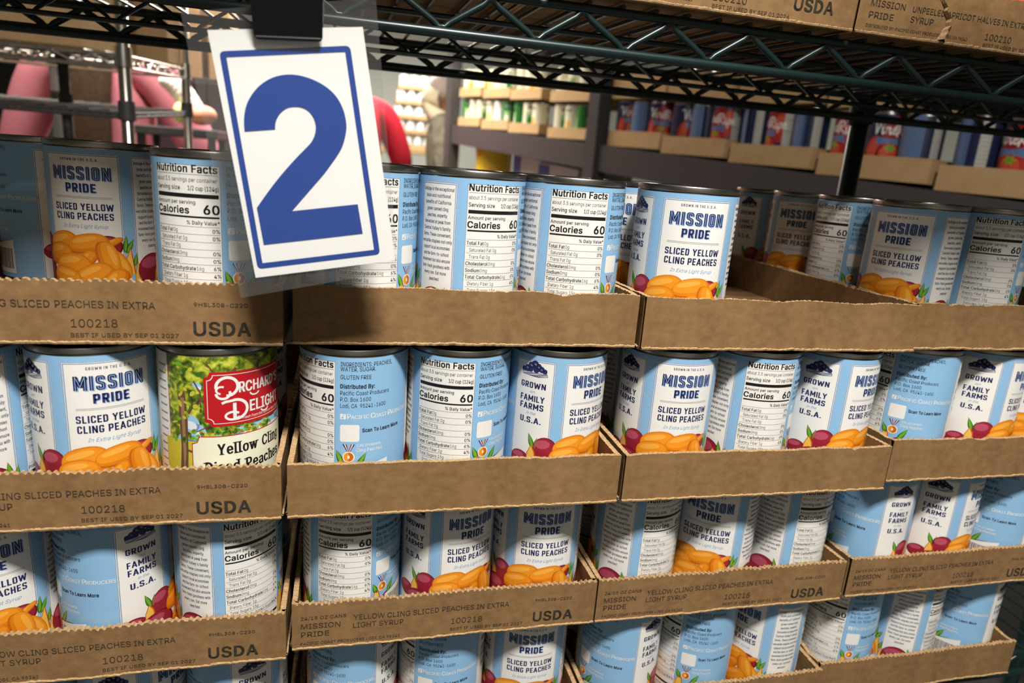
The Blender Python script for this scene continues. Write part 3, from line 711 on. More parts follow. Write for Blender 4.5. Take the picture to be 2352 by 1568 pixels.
# ------------------------------------------------------------------ cardboard trays
CT = 0.0038
def wob(seed):
    r = random.Random(seed); ph = [r.uniform(0, 6.28) for _ in range(4)]; cr = [r.uniform(0.15, 0.85) for _ in range(2)]; am = [r.uniform(-0.0006, 0.0006) for _ in range(2)]
    def d(x, z, L, H):
        t = x/L; e = math.sin(PI*min(max(t, 0), 1))
        v = e*(0.0005*math.sin(9*t+ph[0])+0.0003*math.sin(23*t+ph[1]+4*z/H))
        for c, a in zip(cr, am): v += a*max(0, 1-abs(t-c)*L/0.012)
        return v
    return d
def panel_mesh(MBo, L, H, seed, serr, lip, fn, t=CT):
    """one standing wall of a tray: u along, outer face towards -y; fn places it"""
    r = random.Random(seed); d = wob(seed); N = max(12, int(L/0.00105)); zs = (0, 0.2, 0.5, 0.8)
    ph = r.uniform(0, 6.28); tears = [(r.uniform(0, L), r.uniform(0.003, 0.012), r.uniform(0.0004, 0.0014)) for _ in range(5)]
    vs_ = []; fs = []; top = []
    for i in range(N+1):
        x = L*i/N; h = H+0.0004*math.sin(7*x/L*3+ph)+r.uniform(-0.00025, 0.00025)
        if serr: h += 0.0008*(1 if (x % 0.0046) < 0.0024 else -0.7)
        for c, w_, a in tears: h -= a*max(0, 1-abs(x-c)/w_)
        top.append(h)
    K = len(zs)+1
    for i in range(N+1):
        x = L*i/N
        for z in list(zs)+[1]: vs_.append(fn(x, d(x, z*H, L, H), z*top[i] if z == 1 else z*H))
    for i in range(N):
        for k in range(K-1): a = i*K+k; fs.append((a, a+K, a+K+1, a+1))
    MBo.add(vs_, fs, M_CARD)
    # rough torn top edge and inner face
    vs_ = []; fs = []
    for i in range(N+1):
        x = L*i/N; o = d(x, H, L, H); j = r.uniform(-0.0005, 0.0005)
        vs_ += [fn(x, o-0.00005, top[i]), fn(x, o+t*0.5, top[i]+0.0004*r.uniform(-1, 1)+j), fn(x, o+t, top[i]+r.uniform(-0.0004, 0.0002))]
    for i in range(N):
        for k in range(2): a = i*3+k; fs.append((a, a+3, a+4, a+1))
    MBo.add(vs_, fs, M_EDGE)
    vs_ = []; fs = []
    for i in range(N+1):
        x = L*i/N; vs_ += [fn(x, d(x, H, L, H)+t, top[i]-0.0003), fn(x, d(x, 0, L, H)+t, 0)]
    for i in range(N): fs.append((i*2, i*2+2, i*2+3, i*2+1))
    MBo.add(vs_, fs, M_CARD)
    if lip:
        vs_ = []; fs = []; a_ = 0
        for i in range(N+1):
            x = L*i/N; o = d(x, 0, L, H); a_ = 0.8*a_+r.uniform(-0.0004, 0.0004); a_ = max(-0.0016, min(0.0012, a_))
            vs_ += [fn(x, o-0.0002, 0.0016+a_*0.8+r.uniform(-0.0002, 0.0002)), fn(x, o-0.0012-abs(a_)*0.4, 0.0010+a_*0.7), fn(x, o-0.0009, -0.0002+a_*0.4), fn(x, o+0.002, -0.0004)]
        for i in range(N):
            for k in range(3): a = i*4+k; fs.append((a+4, a, a+1, a+5))
        MBo.add(vs_, fs, M_EDGE)
    return d

def print_front(variant):
    A = Art()
    T = lambda s, x, z, cap, wd, b=0.0: A.text(s, x, -z, cap, 'ink', 1, wd, b, 'L')
    if variant == 'apricot':
        T('24/15 OZ CANS', 7, 29, 2.9, 34); T('MISSION', 10, 21.5, 4.4, 31); T('PRIDE', 10, 13.2, 4.4, 22.5); T('UNPEELED APRICOT HALVES IN EXTRA LIGHT', 48, 21.2, 4.2, 134)
        T('SYRUP', 48, 14, 4.4, 21); T('DISTRIBUTED BY: PACIFIC COAST PRODUCERS LODI, CA 95241', 9, 5.6, 2.2, 96); T('100210', 121, 9.5, 4.6, 27); T('BEST IF USED BY SEP 01 2026', 121, 3.4, 2.6, 64)
    else:
        T('24/15 OZ CANS', 6.3, 26.5, 2.7, 33); T('MISSION', 6.5, 19.6, 4.3, 28.5); T('PRIDE', 6.5, 12.6, 4.3, 20.5); T('YELLOW CLING SLICED PEACHES IN EXTRA', 44.7, 24.2, 4.3, 121.5)
        T('LIGHT SYRUP', 44.5, 17.2, 4.3, 38); T('PACIFIC COAST PRODUCERS LODI, CA 95241', 6, 4.6, 2.3, 74); T('100218', 120, 12.7, 4.9, 24.8); T('BEST IF USED BY SEP 01 2027', 119.5, 5.4, 2.5, 59)
        T('9HSL308-C220', 188, 25.5, 2.4, 31)
    T('USDA', 187.5, 10.2 if variant != 'apricot' else 13, 8.6, 33, 0.035)
    return A

def tray(loc, label, seed, serr, variant, wd=0.240, dp=0.316, h=0.0385, group='cardboard trays of peach cans', name='cardboard_tray', cat='tray', detail=True):
    t = thing(name, loc, label, cat, group)
    b = MB(); d = panel_mesh(b, wd, h, seed, serr, True, lambda u, o, z: (u, o, z)); f = b.build('front_panel', t)
    for nm, L, fn, lp in (('side_panel', dp-2*CT, lambda u, o, z: (wd-o, CT+u, z), True), ('side_panel', dp-2*CT, lambda u, o, z: (o, dp-CT-u, z), True), ('back_panel', wd, lambda u, o, z: (wd-u, dp-o, z), False)):
        b = MB(); panel_mesh(b, L, h, seed*7+len(nm)+int(fn(0, 0, 0)[0]*100), False, lp, fn); b.build(nm, t)
    b = MB(); b.box((CT, CT, 0.0002), (wd-CT, dp-CT, 0.0034), M_CARD); b.build('base_panel', t)
    if variant:
        A = print_front(variant)
        me = A.flat('printed_text', lambda u, v, l: (u*1e-3, d(u*1e-3, -v*1e-3, wd, h)-0.00025, -v*1e-3), {'ink': M_INK}, 2.0)
        link_mesh('printed_text', me, f)
    return t

RZ = {1: 0.1206, 2: 0.0, 3: -0.1206, 4: -0.2412}
TRAYS = {'A1': (-.242, .005), 'A2': (-.244, 0), 'A3': (-.243, .010), 'A4': (-.241, .02), 'B1': (.0038, .0097), 'B2': (0, 0), 'B3': (.0008, .0182), 'B4': (.0029, .0289),
         'C1': (.2465, .004), 'C2': (.2441, 0), 'C3': (.2422, .0182), 'C4': (.2457, .0222), 'D1': (.4885, .012), 'D2': (.497, .012), 'D3': (.489, .02), 'D4': (.4885, .0289)}
STACK2 = {'A': 'leftmost stack', 'B': 'stack beside the sign', 'C': 'third stack', 'D': 'rightmost stack'}
TIER = {1: 'top', 2: 'second', 3: 'third', 4: 'bottom'}
STACK = {'A': 'leftmost stack', 'B': 'stack just right of the number sign', 'C': 'third stack from the left', 'D': 'rightmost stack'}
for k, (x, y) in TRAYS.items():
    row = int(k[1]); pr = 'peach' if (k[0] == 'A' or row == 3) else None
    lab = f"{'printed' if pr else 'plain'} brown cardboard tray, {TIER[row]} tier of the {STACK[k[0]]}"
    if k == 'C1': lab = 'plain cardboard tray nearly emptied, one can left at its front'
    tray((x, y, RZ[row]), lab, 11+ord(k[0])*5+row, k[0] == 'A' or row >= 3, pr, dp=0.337 if k == 'D1' else 0.316)

# (tray, slot, row behind front, turn, what faces out)
F, N_, G_, I_, S_ = 'its name panel', 'nutrition table', 'family farms panel', 'ingredients panel', 'story panel'
CANS = [('A1', 0, 'o', 106, I_), ('A1', 1, 'o', -7.6, F), ('A1', 2, 0, -158.6, N_), ('B1', 0, 0, -133.8, N_), ('B1', 1, 0, -120.8, S_ + ''), ('B1', 2, 0, -148.4, N_), ('C1', 0, 0, -13.7, F),
        ('D1', 0, 0, -62, F), ('D1', 0, 1, 142.5, N_), ('D1', 0, 2, -50, F), ('D1', 0, 3, 8, G_), ('D1', 1, 0, -167.5, N_),
        ('A2', 0, 0, -35.4, S_), ('A2', 1, 0, 29.8, F), ('A2', 2, 0, 43.1, None), ('B2', 0, 0, 169.2, I_), ('B2', 1, 0, -162.8, N_), ('B2', 2, 0, 32.3, G_),
        ('C2', 0, 0, -1.3, F), ('C2', 1, 0, -145.8, N_), ('C2', 2, 0, 23.8, G_), ('D2', 0, 0, 124.2, I_), ('D2', 1, 0, 30.2, G_), ('D2', 2, 0, -31.9, F),
        ('A3', 0, 0, 16.7, F), ('A3', 1, 0, 115.7, I_), ('A3', 2, 0, -103.2, S_ + ''), ('B3', 0, 0, -149.2, N_), ('B3', 1, 0, 23.1, G_), ('B3', 2, 0, -2.7, F),
        ('C3', 0, 0, -121.9, S_ + ''), ('C3', 1, 0, -38.1, F), ('C3', 2, 0, -128.7, N_), ('D3', 0, 0, 75.6, I_), ('D3', 1, 0, 32.2, G_), ('D3', 2, 0, 102.3, I_),
        ('A4', 0, 0, -171.6, N_), ('A4', 1, 0, 71.0, G_), ('A4', 2, 0, 100.3, I_), ('B4', 0, 0, 126.7, I_), ('B4', 1, 0, 146.0, I_), ('B4', 2, 0, -6.8, F),
        ('C4', 0, 0, 101.3, I_), ('C4', 1, 0, 143.1, I_), ('C4', 2, 0, -72.2, S_), ('D4', 0, 0, 159.7, I_), ('D4', 1, 0, -108.3, S_ + ''), ('D4', 2, 0, 100.4, G_)]
R_ = 0.0381
SL = {0: 'left', 1: 'middle', 2: 'right'}
def canpos(k, i, j):
    x, y = TRAYS[k]; dx = 0.003 if k in ('C2', 'C3', 'D3', 'D4') else 0.0; s = 0.0764
    return (x+0.0057+R_+i*s+dx, y+(0.0255 if k == 'D1' else 0.0052)+R_+j*0.0763, RZ[int(k[1])]+0.0036)
HID = 'peach can mostly hidden behind the front row of its tray'
for k, i, j, rot, what in CANS:
    row = int(k[1])
    if j == 'o':
        loc = ((-.143, .153), (-.1993, .2055))[1-i] + (RZ[1]+0.0036,)
        lab = f"shaded peach can set back in the leftmost top tray, {SL[i]}, showing {what}"
    else:
        loc = canpos(k, i, j)
        lab = f"{SL[i]} peach can, {TIER[row]} tray of the {STACK2[k[0]]}, {what} facing out"
        if j and k == 'D1': lab = f"shaded peach can {('', 'second', 'third', 'last')[j]} from the front, beyond the nearly empty top tray"
        if k == 'C1': lab = 'lone bright peach can at the front of the nearly empty top tray'
    if k == 'A2' and i == 2:
        can('diced_peach_can', loc, rot, ME_ORCH, ME_CAN, 'green orchard picture can with red name plaque among the blue peach cans', 'cans of peaches'); continue
    can('peach_can', loc, rot, ME_PEACH, ME_CAN, lab, 'cans of peaches')
rnd = random.Random(3)
for k in TRAYS:
    if k == 'D1':
        for j in (1, 2): can('peach_can', canpos(k, 1, j), rnd.uniform(0, 360), ME_PEACH, ME_CAN, HID, 'peach cans behind the front row')
        continue
    slots = {'A1': (2,), 'C1': (0,)}.get(k, (0, 1, 2) if k[1] == '1' else (0, 2))
    for i in slots: can('peach_can', canpos(k, i, 1), -60 if k == 'C1' else rnd.uniform(0, 360), ME_PEACH, ME_CAN, HID, 'peach cans behind the front row')

# ------------------------------------------------------------------ wire shelving
def zig(x0, x1, y, zt, zb, per, phase, ax, rise=0):
    """zig-zag wire between the rails; low points at phase + k*per"""
    P = []; k = math.ceil((x0-phase)/per*2)
    while phase+k*per/2 <= x1:
        c = phase+k*per/2; z = zb if k % 2 == 0 else zt; e = 0.085*per; s = 1 if k % 2 == 0 else -1
        for o in (-e, -e*0.4, e*0.4, e):
            zz = z+(0.0022*s if abs(o) == e else 0.0)*1.6
            P.append((c+o, y, zz) if ax == 'x' else (y, c+o, zz+rise*(c+o)))
        k += 1
    return P
def wire_shelf(root, x0, x1, y0, y1, zt, drop, per, phase, M, rise=0.0, step=0.0255, rph=None, r=(0.0032, 0.0024, 0.0018), rk=1.0):
    zy = lambda y: zt+rise*(y-y0)
    b = MB()
    n = int((x1-x0)/step)
    for i in range(n+1):
        x = x0+step*i; b.tube([(x, y0-0.002, zy(y0)+0.004), (x, y1+0.002, zy(y1)+0.004)], r[2], M, 6)
    for f in (0.33, 0.67):
        y = y0+(y1-y0)*f; b.tube([(x0, y, zy(y)-0.0005), (x1, y, zy(y)-0.0005)], r[1], M, 6)
        if f < 0.5: continue
        b.tube([(x0, y, zy(y)-drop*0.8), (x1, y, zy(y)-drop*0.8)], r[1], M, 6); b.tube(zig(x0, x1, y, zy(y), zy(y)-drop*0.8, per, phase, 'x'), r[2], M, 6)
    s = b.build('wire_shelf', root, 0.9)
    for nm, y, ph in (('front_truss', y0, phase), ('rear_truss', y1, rph if rph is not None else phase)):
        b = MB(); z = zy(y); kr = rk if nm == 'rear_truss' else 1.0
        b.tube([(x0, y, z), (x1, y, z)], r[0]*kr, M, 10); b.tube([(x0, y, z-drop), (x1, y, z-drop)], r[0]*1.15*kr, M, 10)
        b.tube(zig(x0, x1, y, z-r[0], z-drop+r[0], per, ph, 'x'), r[1]*kr, M, 8); b.build(nm, s, 0.9)
    for x in (x0, x1):
        b = MB()
        b.tube([(x, y0, zy(y0)), (x, y1, zy(y1))], r[0], M, 8); b.tube([(x, y0, zy(y0)-drop), (x, y1, zy(y1)-drop)], r[0], M, 8)
        P = zig(y0, y1, x, zt-rise*y0-r[0], zt-rise*y0-drop+r[0], per, y0+per/2, 'y', rise); b.tube(P, r[1], M, 6); b.build('side_truss', s, 0.9)
    return s
def post(root, x, y, z0, z1, M, r=0.0127):
    b = MB(); b.lathe([(1e-5, z0), (r*1.25, z0), (r*1.25, z0+0.02), (r, z0+0.025), (r, z1-0.004), (r*0.8, z1), (1e-5, z1)], M, 20, (x, y, 0))
    z = z0+0.08
    while z < z1-0.02:
        b.lathe([(r*1.0, z), (r*0.93, z+0.0012), (r*0.93, z+0.0024), (r*1.0, z+0.0036)], M, 20, (x, y, 0)); z += 0.0254
    return b.build('post', root, 0.7)
def collar(root, x, y, z, M, h=0.04, r=0.0175):
    b = MB(); b.lathe([(0.0128, z), (r, z), (r*0.93, z+h), (0.0128, z+h)], M, 20, (x, y, 0)); return b.build('shelf_collar', root, 0.7)

XA, XB = -1.15, 1.28
unit = thing('wire_shelving_unit', (0, 0, 0), 'dark green wire shelving unit carrying the stacks of peach cans', 'shelving')
up = wire_shelf(unit, XA, XB, 0.061, 0.412, 0.354, 0.0270, 0.0667, 0.0979, M_GREEN, rise=0.045, rph=0.1366, rk=1.45)
lowr = wire_shelf(unit, XA, XB, 0.061, 0.412, -0.2475, 0.0272, 0.0667, 0.085, M_GREEN)
for x, y in ((XA-0.013, 0.075), (XB+0.013, 0.075), (XA-0.013, 0.40), (XB+0.013, 0.40), (0.738, 0.426)):
    post(unit, x, y, -1.2, 0.75, M_GREEN); collar(unit, x, y, 0.318+0.045*(y-0.06), M_GREEN); collar(unit, x, y, -0.283, M_GREEN)

# trays of apricots on the upper shelf (only their lower fronts show)
AP = [(-0.815, 'first'), (-0.572, 'second'), (-0.316, 'third'), (-0.0735, 'fourth'), (0.1692, 'fifth'), (0.4115, 'sixth'), (0.656, 'seventh'), (0.900, 'eighth')]
for k, (x, o_) in enumerate(AP):
    lab = {'fifth': 'apricot tray on the upper shelf with bold black lettering at its right end', 'sixth': 'torn apricot tray on the upper shelf, at the top right corner'}.get(o_, 'apricot tray on the upper shelf, its underside showing through the wires')
    if k < 2: continue
    t = tray((x, 0.050, 0.3612), lab, 300+k, False, 'apricot', group='apricot trays on the upper shelf')
    t.rotation_euler.x = 0.045
b = MB(); r_ = random.Random(5)
ROOT6 = [o for o in COL.objects if o.get('label', '').startswith('torn apricot')][0]
P = []
for i in range(15):                                   # the torn, lifted paper on the front of the last tray
    t_ = i/14; P.append((0.062+0.020*math.sin(t_*2.2)+r_.uniform(-.0015, .0015), -0.0012-0.002*t_, 0.038-0.036*t_))
vs_ = []; fs = []
for i, p in enumerate(P):
    wd_ = 0.0012+0.006*(i/14)**2+r_.uniform(0, 0.001); vs_ += [(p[0]-wd_*0.4, -0.0006, p[2]), (p[0], p[1]-wd_*0.3, p[2]+0.0006), (p[0]+wd_*0.8, -0.0008, p[2]-0.001)]
for i in range(14): fs += [(i*3, i*3+3, i*3+4, i*3+1), (i*3+1, i*3+4, i*3+5, i*3+2)]
b.add(vs_, fs, M_EDGE); b.build('torn_flap', [c for c in ROOT6.children if c.name.startswith('front_panel')][0])
for i in range(3):
    can('apricot_can', (0.4115+0.0438+i*0.0764, 0.098, 0.3695), 30*i-20, ME_RED, ME_CAN, 'red can cut off by the picture edge above the torn apricot tray', 'red cans on the upper shelf')

# blank boards added out of view, only to shade the set-back top-tier cans
def added_shade_board(x0, x1, y, z0, z1, label):
    t = thing('added_shade_board', ((x0+x1)/2, y, z0), label, 'sign'); dx, h = (x1-x0)/2, z1-z0
    b = MB(); b.rbox((-dx, -0.004, 0), (dx, 0.004, h), 0.002, M_PAPER); b.build('board', t)
    for s in (-1, 1): b = MB(); b.tube([(s*dx*0.8, 0, h-0.002), (s*dx*0.8, 0, 1.752-z0)], 0.0015, M_CHROME, 6); b.build('cord', t)
added_shade_board(0.335, 0.80, -0.27, 0.598, 0.738, 'wide blank board added out of view at right to shade the top tier')
added_shade_board(-0.135, 0.09, -0.27, 0.660, 0.775, 'small blank board added out of view to shade the top tier')
# ------------------------------------------------------------------ number sign and clip
SK = 1.0
sg = thing('number_sign', (0.0125, -0.030, 0.2416), 'white number two sign in a clear sleeve hanging from the upper shelf', 'sign')
PAPER = [(-.04705, .05766), (.03142, .06804), (.05269, -.05819), (-.02605, -.07138)]
BORD = [(-.0417, .04793), (.0249, .05789), (.04368, -.05493), (-.02478, -.06631)]
SLV = [(-.05938, .06472), (.03802, .08332), (.05468, -.0644), (-.0343, -.0833)]
D2 = [[-0.03001, 0.00867], [-0.03035, 0.01293], [-0.03002, 0.01767], [-0.0288, 0.02268], [-0.02673, 0.02686], [-0.02356, 0.03136], [-0.01953, 0.03505], [-0.01484, 0.03793], [-0.00994, 0.03952], [-0.00569, 0.04016], [-0.00053, 0.04003], [0.00513, 0.03884], [0.01083, 0.03659], [0.01569, 0.03342], [0.01943, 0.02923], [0.02206, 0.02385], [0.02329, 0.01864], [0.02358, 0.01471], [0.02292, 0.00998], [0.02132, 0.00445], [0.01876, -0.00024], [0.01524, -0.00548], [0.01148, -0.01099], [0.00463, -0.01936], [-0.00602, -0.03258], [0.03029, -0.02656], [0.0334, -0.04314], [0.01064, -0.04701], [-0.01325, -0.05087], [-0.02125, -0.05223], [-0.02457, -0.03172], [-0.01797, -0.02176], [-0.01118, -0.01255], [-0.00349, -0.0033], [0.00233, 0.00298], [0.00488, 0.00598], [0.00651, 0.00959], [0.0072, 0.01381], [0.0065, 0.01744], [0.00489, 0.0205], [0.00237, 0.02278], [-0.00082, 0.02386], [-0.00446, 0.02376], [-0.00763, 0.02302], [-0.01058, 0.02095], [-0.01287, 0.01804], [-0.01427, 0.0143], [-0.01431, 0.01111]]
def sp(p): return (p[0]*SK, p[1]*SK)
def curl(u, v): return 0.0010*math.sin(u*38+0.6)*math.cos(v*14)
b = MB(); b.prism([sp(p) for p in PAPER], 0, 0.0004, M_PAPER, lambda u, v, t: (u, t, v)); pap = b.build('paper_card', sg)
def smooth_runs(P, corners):
    out = []; c = sorted(corners)
    for a, e in zip(c, c[1:]+[c[0]+len(P)]):
        run = [P[i % len(P)] for i in range(a, e+1)]; out += (_ch(run, 2) if len(run) > 3 else run)[:-1]
    return out
b = MB(); b.prism(smooth_runs([sp(p) for p in D2], [0, 24, 25, 26, 29, 30, 47]), -0.0003, -0.00005, M_SBLUE, lambda u, v, t: (u, t, v)); b.build('printed_number', pap)
def inset(Q, d):
    out = []
    n = len(Q)
    for i in range(n):
        p = Vector(Q[i]); a = (Vector(Q[i-1])-p).normalized(); c = (Vector(Q[(i+1) % n])-p).normalized(); s = abs(a.x*c.y-a.y*c.x); q = p+(a+c)*(d/s); out.append((q.x, q.y))
    return out
def rounded(Q, r):
    out = []; n = len(Q)
    for i in range(n):
        p = Vector(Q[i]); a = (Vector(Q[i-1])-p).normalized(); c = (Vector(Q[(i+1) % n])-p).normalized()
        for k in range(5): t = k/4; q = p+a*r*(1-t)**2+c*r*t*t; out.append((q.x, q.y))
    return out
Q = [sp(p) for p in BORD]; o_ = rounded(Q, 0.0028); i_ = rounded(inset(Q, 0.0031), 0.0004); n = len(o_)
b = MB(); b.add([(p[0], -0.00015, p[1]) for p in o_]+[(p[0], -0.00015, p[1]) for p in i_], [(k, (k+1) % n, n+(k+1) % n, n+k) for k in range(n)], M_SBLUE); b.build('printed_border', pap)
for nm, y in (('sleeve_front', -0.0016), ('sleeve_back', 0.0022)):
    vs_ = []; fs = []; G = 24
    q = [sp(p) for p in SLV]
    for i in range(G+1):
        for j in range(G+1):
            s_, t_ = i/G, j/G; u = (q[0][0]*(1-s_)+q[1][0]*s_)*(1-t_)+(q[3][0]*(1-s_)+q[2][0]*s_)*t_; v = (q[0][1]*(1-s_)+q[1][1]*s_)*(1-t_)+(q[3][1]*(1-s_)+q[2][1]*s_)*t_
            e_ = min(s_, 1-s_, t_, 1-t_); vs_.append((u, y*min(1, e_*8)+(0.0006 if nm == 'sleeve_back' else 0)+curl(u, v)*max(0, (0.25-e_))*3*(1 if nm == 'sleeve_back' else 0.9)-0.0004, v))
    for i in range(G):
        for j in range(G): a = i*(G+1)+j; fs.append((a, a+1, a+G+2, a+G+1))
    b = MB(); b.add(vs_, fs, M_SLEEVE); b.build('clear_sleeve', sg, 1.0)
# the clip bites the top of the sleeve; its rear wire arm hooks over the shelf's lower rail
cl = thing('binder_clip', (0.0064, -0.030, 0.2982), 'black binder clip holding the number sign at its top', 'clip')
wdt = 0.0346; tilt = math.radians(4.0)
def cx(u, y, z): return (u*math.cos(tilt)-z*math.sin(tilt)*0.3-0.0005, y, z+u*math.sin(tilt))
def jaw(name, ys, M):
    b = MB(); pts = [(-wdt/2+0.002, 0), (wdt/2-0.002, 0), (wdt/2-0.0006, 0.0006), (wdt/2, 0.002), (wdt/2+0.001, 0.030), (-wdt/2-0.001, 0.030), (-wdt/2, 0.002), (-wdt/2+0.0006, 0.0006)]
    b.prism(pts, 0, 1, M, lambda u, v, t: cx(u, ys*(0.0026+v*0.36+t*0.0007), v)); b.tube([cx(-wdt/2+0.001, ys*0.0034, 0.0010), cx(wdt/2-0.001, ys*0.0034, 0.0010)], 0.0010, M, 8); b.build(name, cl, 0.6)
jaw('front_jaw', -1, M_BLACK); jaw('rear_jaw', 1, M_BLACK)
b = MB(); b.prism([(-wdt/2-0.001, -0.0141), (wdt/2+0.001, -0.0141), (wdt/2+0.001, 0.0141), (-wdt/2-0.001, 0.0141)], 0, 0.0007, M_BLACK, lambda u, v, t: cx(u, v, 0.030+t)); b.build('clip_spine', cl, 0.6)
b = MB(); b.tube([cx(-0.009, -0.0145, 0.0305), cx(-0.008, -0.018, 0.036), cx(-0.004, -0.024, 0.060), cx(0.004, -0.024, 0.060), cx(0.008, -0.018, 0.036), cx(0.009, -0.0145, 0.0305)], 0.0009, M_CHROME, 8); b.build('wire_arm', cl, 0.8)
b = MB(); b.tube([cx(-0.009, 0.0145, 0.0305), cx(-0.008, 0.04, 0.0320), cx(-0.006, 0.080, 0.034), cx(-0.005, 0.091, 0.0365), cx(-0.004, 0.0965, 0.033), cx(-0.003, 0.097, 0.024), cx(0.003, 0.097, 0.024), cx(0.004, 0.0965, 0.033), cx(0.005, 0.091, 0.0365), cx(0.006, 0.080, 0.034), cx(0.008, 0.04, 0.0320), cx(0.009, 0.0145, 0.0305)], 0.0009, M_CHROME, 8); b.build('wire_arm', cl, 0.8)
# ------------------------------------------------------------------ the room
def zf(y): return -1.2+max(0.0, 0.075*(y-0.6))
b = MB(); Y = [-3.6, 0.6, 8.0]
b.add([(x, y, zf(y)-dz) for dz in (0, 0.1) for y in Y for x in (-5, 4.5)], [(0, 1, 3, 2), (2, 3, 5, 4), (6, 8, 9, 7), (8, 10, 11, 9), (0, 6, 7, 1), (4, 5, 11, 10), (0, 2, 8, 6), (2, 4, 10, 8), (1, 7, 9, 3), (3, 9, 11, 5)], M_FLOOR)
tag(b.build('floor'), kind='structure')
for nm, a, c, m in (('ceiling', (-5.1, -3.7, 1.75), (4.6, 8.1, 1.85), M_CEIL), ('wall_back', (-5, 7.4, -1.25), (4.5, 7.5, 1.75), M_WALL), ('wall_front', (-5, -3.7, -1.25), (4.5, -3.6, 1.75), M_WALL), ('wall_left', (-5.1, -3.7, -1.25), (-5, 7.5, 1.75), M_WALL), ('wall_right', (4.5, -3.7, -1.25), (4.6, 7.5, 1.75), M_WALL)):
    b = MB(); b.box(a, c, m); tag(b.build(nm), kind='structure')

def carton(name, a, c, label, cat='box', group=None, M=None, tape=True, tilt=0.0):
    t = thing(name, ((a[0]+c[0])/2, (a[1]+c[1])/2, a[2]), label, cat, group)
    dx, dy, h = (c[0]-a[0])/2, (c[1]-a[1])/2, c[2]-a[2]
    b = MB(); b.rbox((-dx, -dy, 0), (dx, dy, h-0.004), 0.003, M or M_CARD2); b.build('carton_body', t)
    for s in (-1, 1):
        b = MB(); b.rbox((-dx, -dy if s < 0 else 0.001, h-0.004), (dx, -0.001 if s < 0 else dy, h), 0.0012, M or M_CARD2); b.build('top_flap', t)
    t.rotation_euler.x = tilt
    if tape:
        b = MB(); b.box((-0.025, -dy-0.0006, h-0.06), (0.025, -dy-0.0001, h), M_TAPE); b.build('tape_strip', t)
    return t

# chrome rack at the left, standing beyond the shelf
CY = -0.438
rack = thing('chrome_wire_rack', (0, 0, 0), 'chrome wire rack with black posts seen beyond the can shelf', 'shelving')
xr = -0.425; ry0, ry1 = 1.7+CY, 2.3+CY
for z in (0.409, 0.290, -0.35, -0.9):
    wire_shelf(rack, -1.62, xr, ry0, ry1, z, 0.024 if z > 0.35 else 0.008, 0.075, -0.6, M_CHROME if z > 0.35 else M_DSTEEL, rise=0.06, step=0.04, r=(0.0034, 0.0026, 0.002))
for x, y, M in ((xr, ry0, M_CHROME), (-1.63, ry0, M_CHROME), (xr, ry1, M_CHROME), (-1.63, ry1, M_DSTEEL), (-0.775, ry1+0.02, M_DSTEEL), (-0.66, ry1-0.25, M_DSTEEL)):
    post(rack, x, y, zf(y), 0.425 if x == -0.66 else 0.78, M); collar(rack, x, y, 0.385+0.06*(y-ry0), M); collar(rack, x, y, 0.276+0.06*(y-ry0), M_DSTEEL)
carton('carton', (-1.25, ry0+0.02, 0.4295), (-0.505, ry0+0.42, 0.70), 'wide brown carton on the chrome rack at the top left corner', group='cartons on the chrome rack', tilt=0.06)
carton('carton', (-0.60, ry0+0.44, 0.4475), (-0.435, ry0+0.585, 0.72), 'pale brown carton behind the wide one on the chrome rack', group='cartons on the chrome rack', tilt=0.06)

# black cupboard, dark cabinet with tall cartons
def cabinet(name, a, c, M, label):
    t = thing(name, ((a[0]+c[0])/2, (a[1]+c[1])/2, a[2]), label, 'cabinet'); dx, dy, h = (c[0]-a[0])/2, (c[1]-a[1])/2, c[2]-a[2]
    b = MB(); b.rbox((-dx, -dy+0.02, 0), (dx, dy, h), 0.006, M); b.build('cabinet_body', t)
    for s in (-1, 1):
        b = MB(); b.rbox((min(0.003*s, s*(dx-0.004)), -dy, 0.05), (max(0.003*s, s*(dx-0.004)), -dy+0.02, h-0.02), 0.004, M); dr = b.build('door', t)
        b = MB(); b.tube([(s*0.04, -dy-0.02, h*0.5), (s*0.04, -dy-0.02, h*0.6)], 0.006, M_CHROME); b.tube([(s*0.04, -dy, h*0.51), (s*0.04, -dy-0.02, h*0.51)], 0.004, M_CHROME); b.tube([(s*0.04, -dy, h*0.59), (s*0.04, -dy-0.02, h*0.59)], 0.004, M_CHROME); b.build('handle', dr)
    return t
M_BLK2 = mat('black_lacquer', (0.006, 0.008, 0.006), 0.35)
M_DGREY = mat('dark_grey_metal', (0.035, 0.033, 0.034), 0.45)
cabinet('black_cupboard', (-2.7, 3.62+CY, zf(3.6)), (-1.265, 4.05+CY, 0.66), M_BLK2, 'tall black cupboard behind the chrome rack at the left edge')
cy_ = 3.75+CY
cabinet('dark_cabinet', (-0.95, cy_, zf(cy_+.2)), (-0.30, cy_+0.45, 0.545), M_DGREY, 'dark grey cabinet behind the chrome rack carrying tall cartons')
for k, (x0_, x1_, h_) in enumerate(((-0.93, -0.80, .40), (-0.795, -0.655, .36), (-0.62, -0.52, .42))):
    carton('carton', (x0_, cy_+0.06, 0.545), (x1_, cy_+0.36, 0.545+h_), ('leftmost', 'middle', 'rightmost')[k]+' of three tall cartons on the dark grey cabinet', group='tall cartons', tape=False)

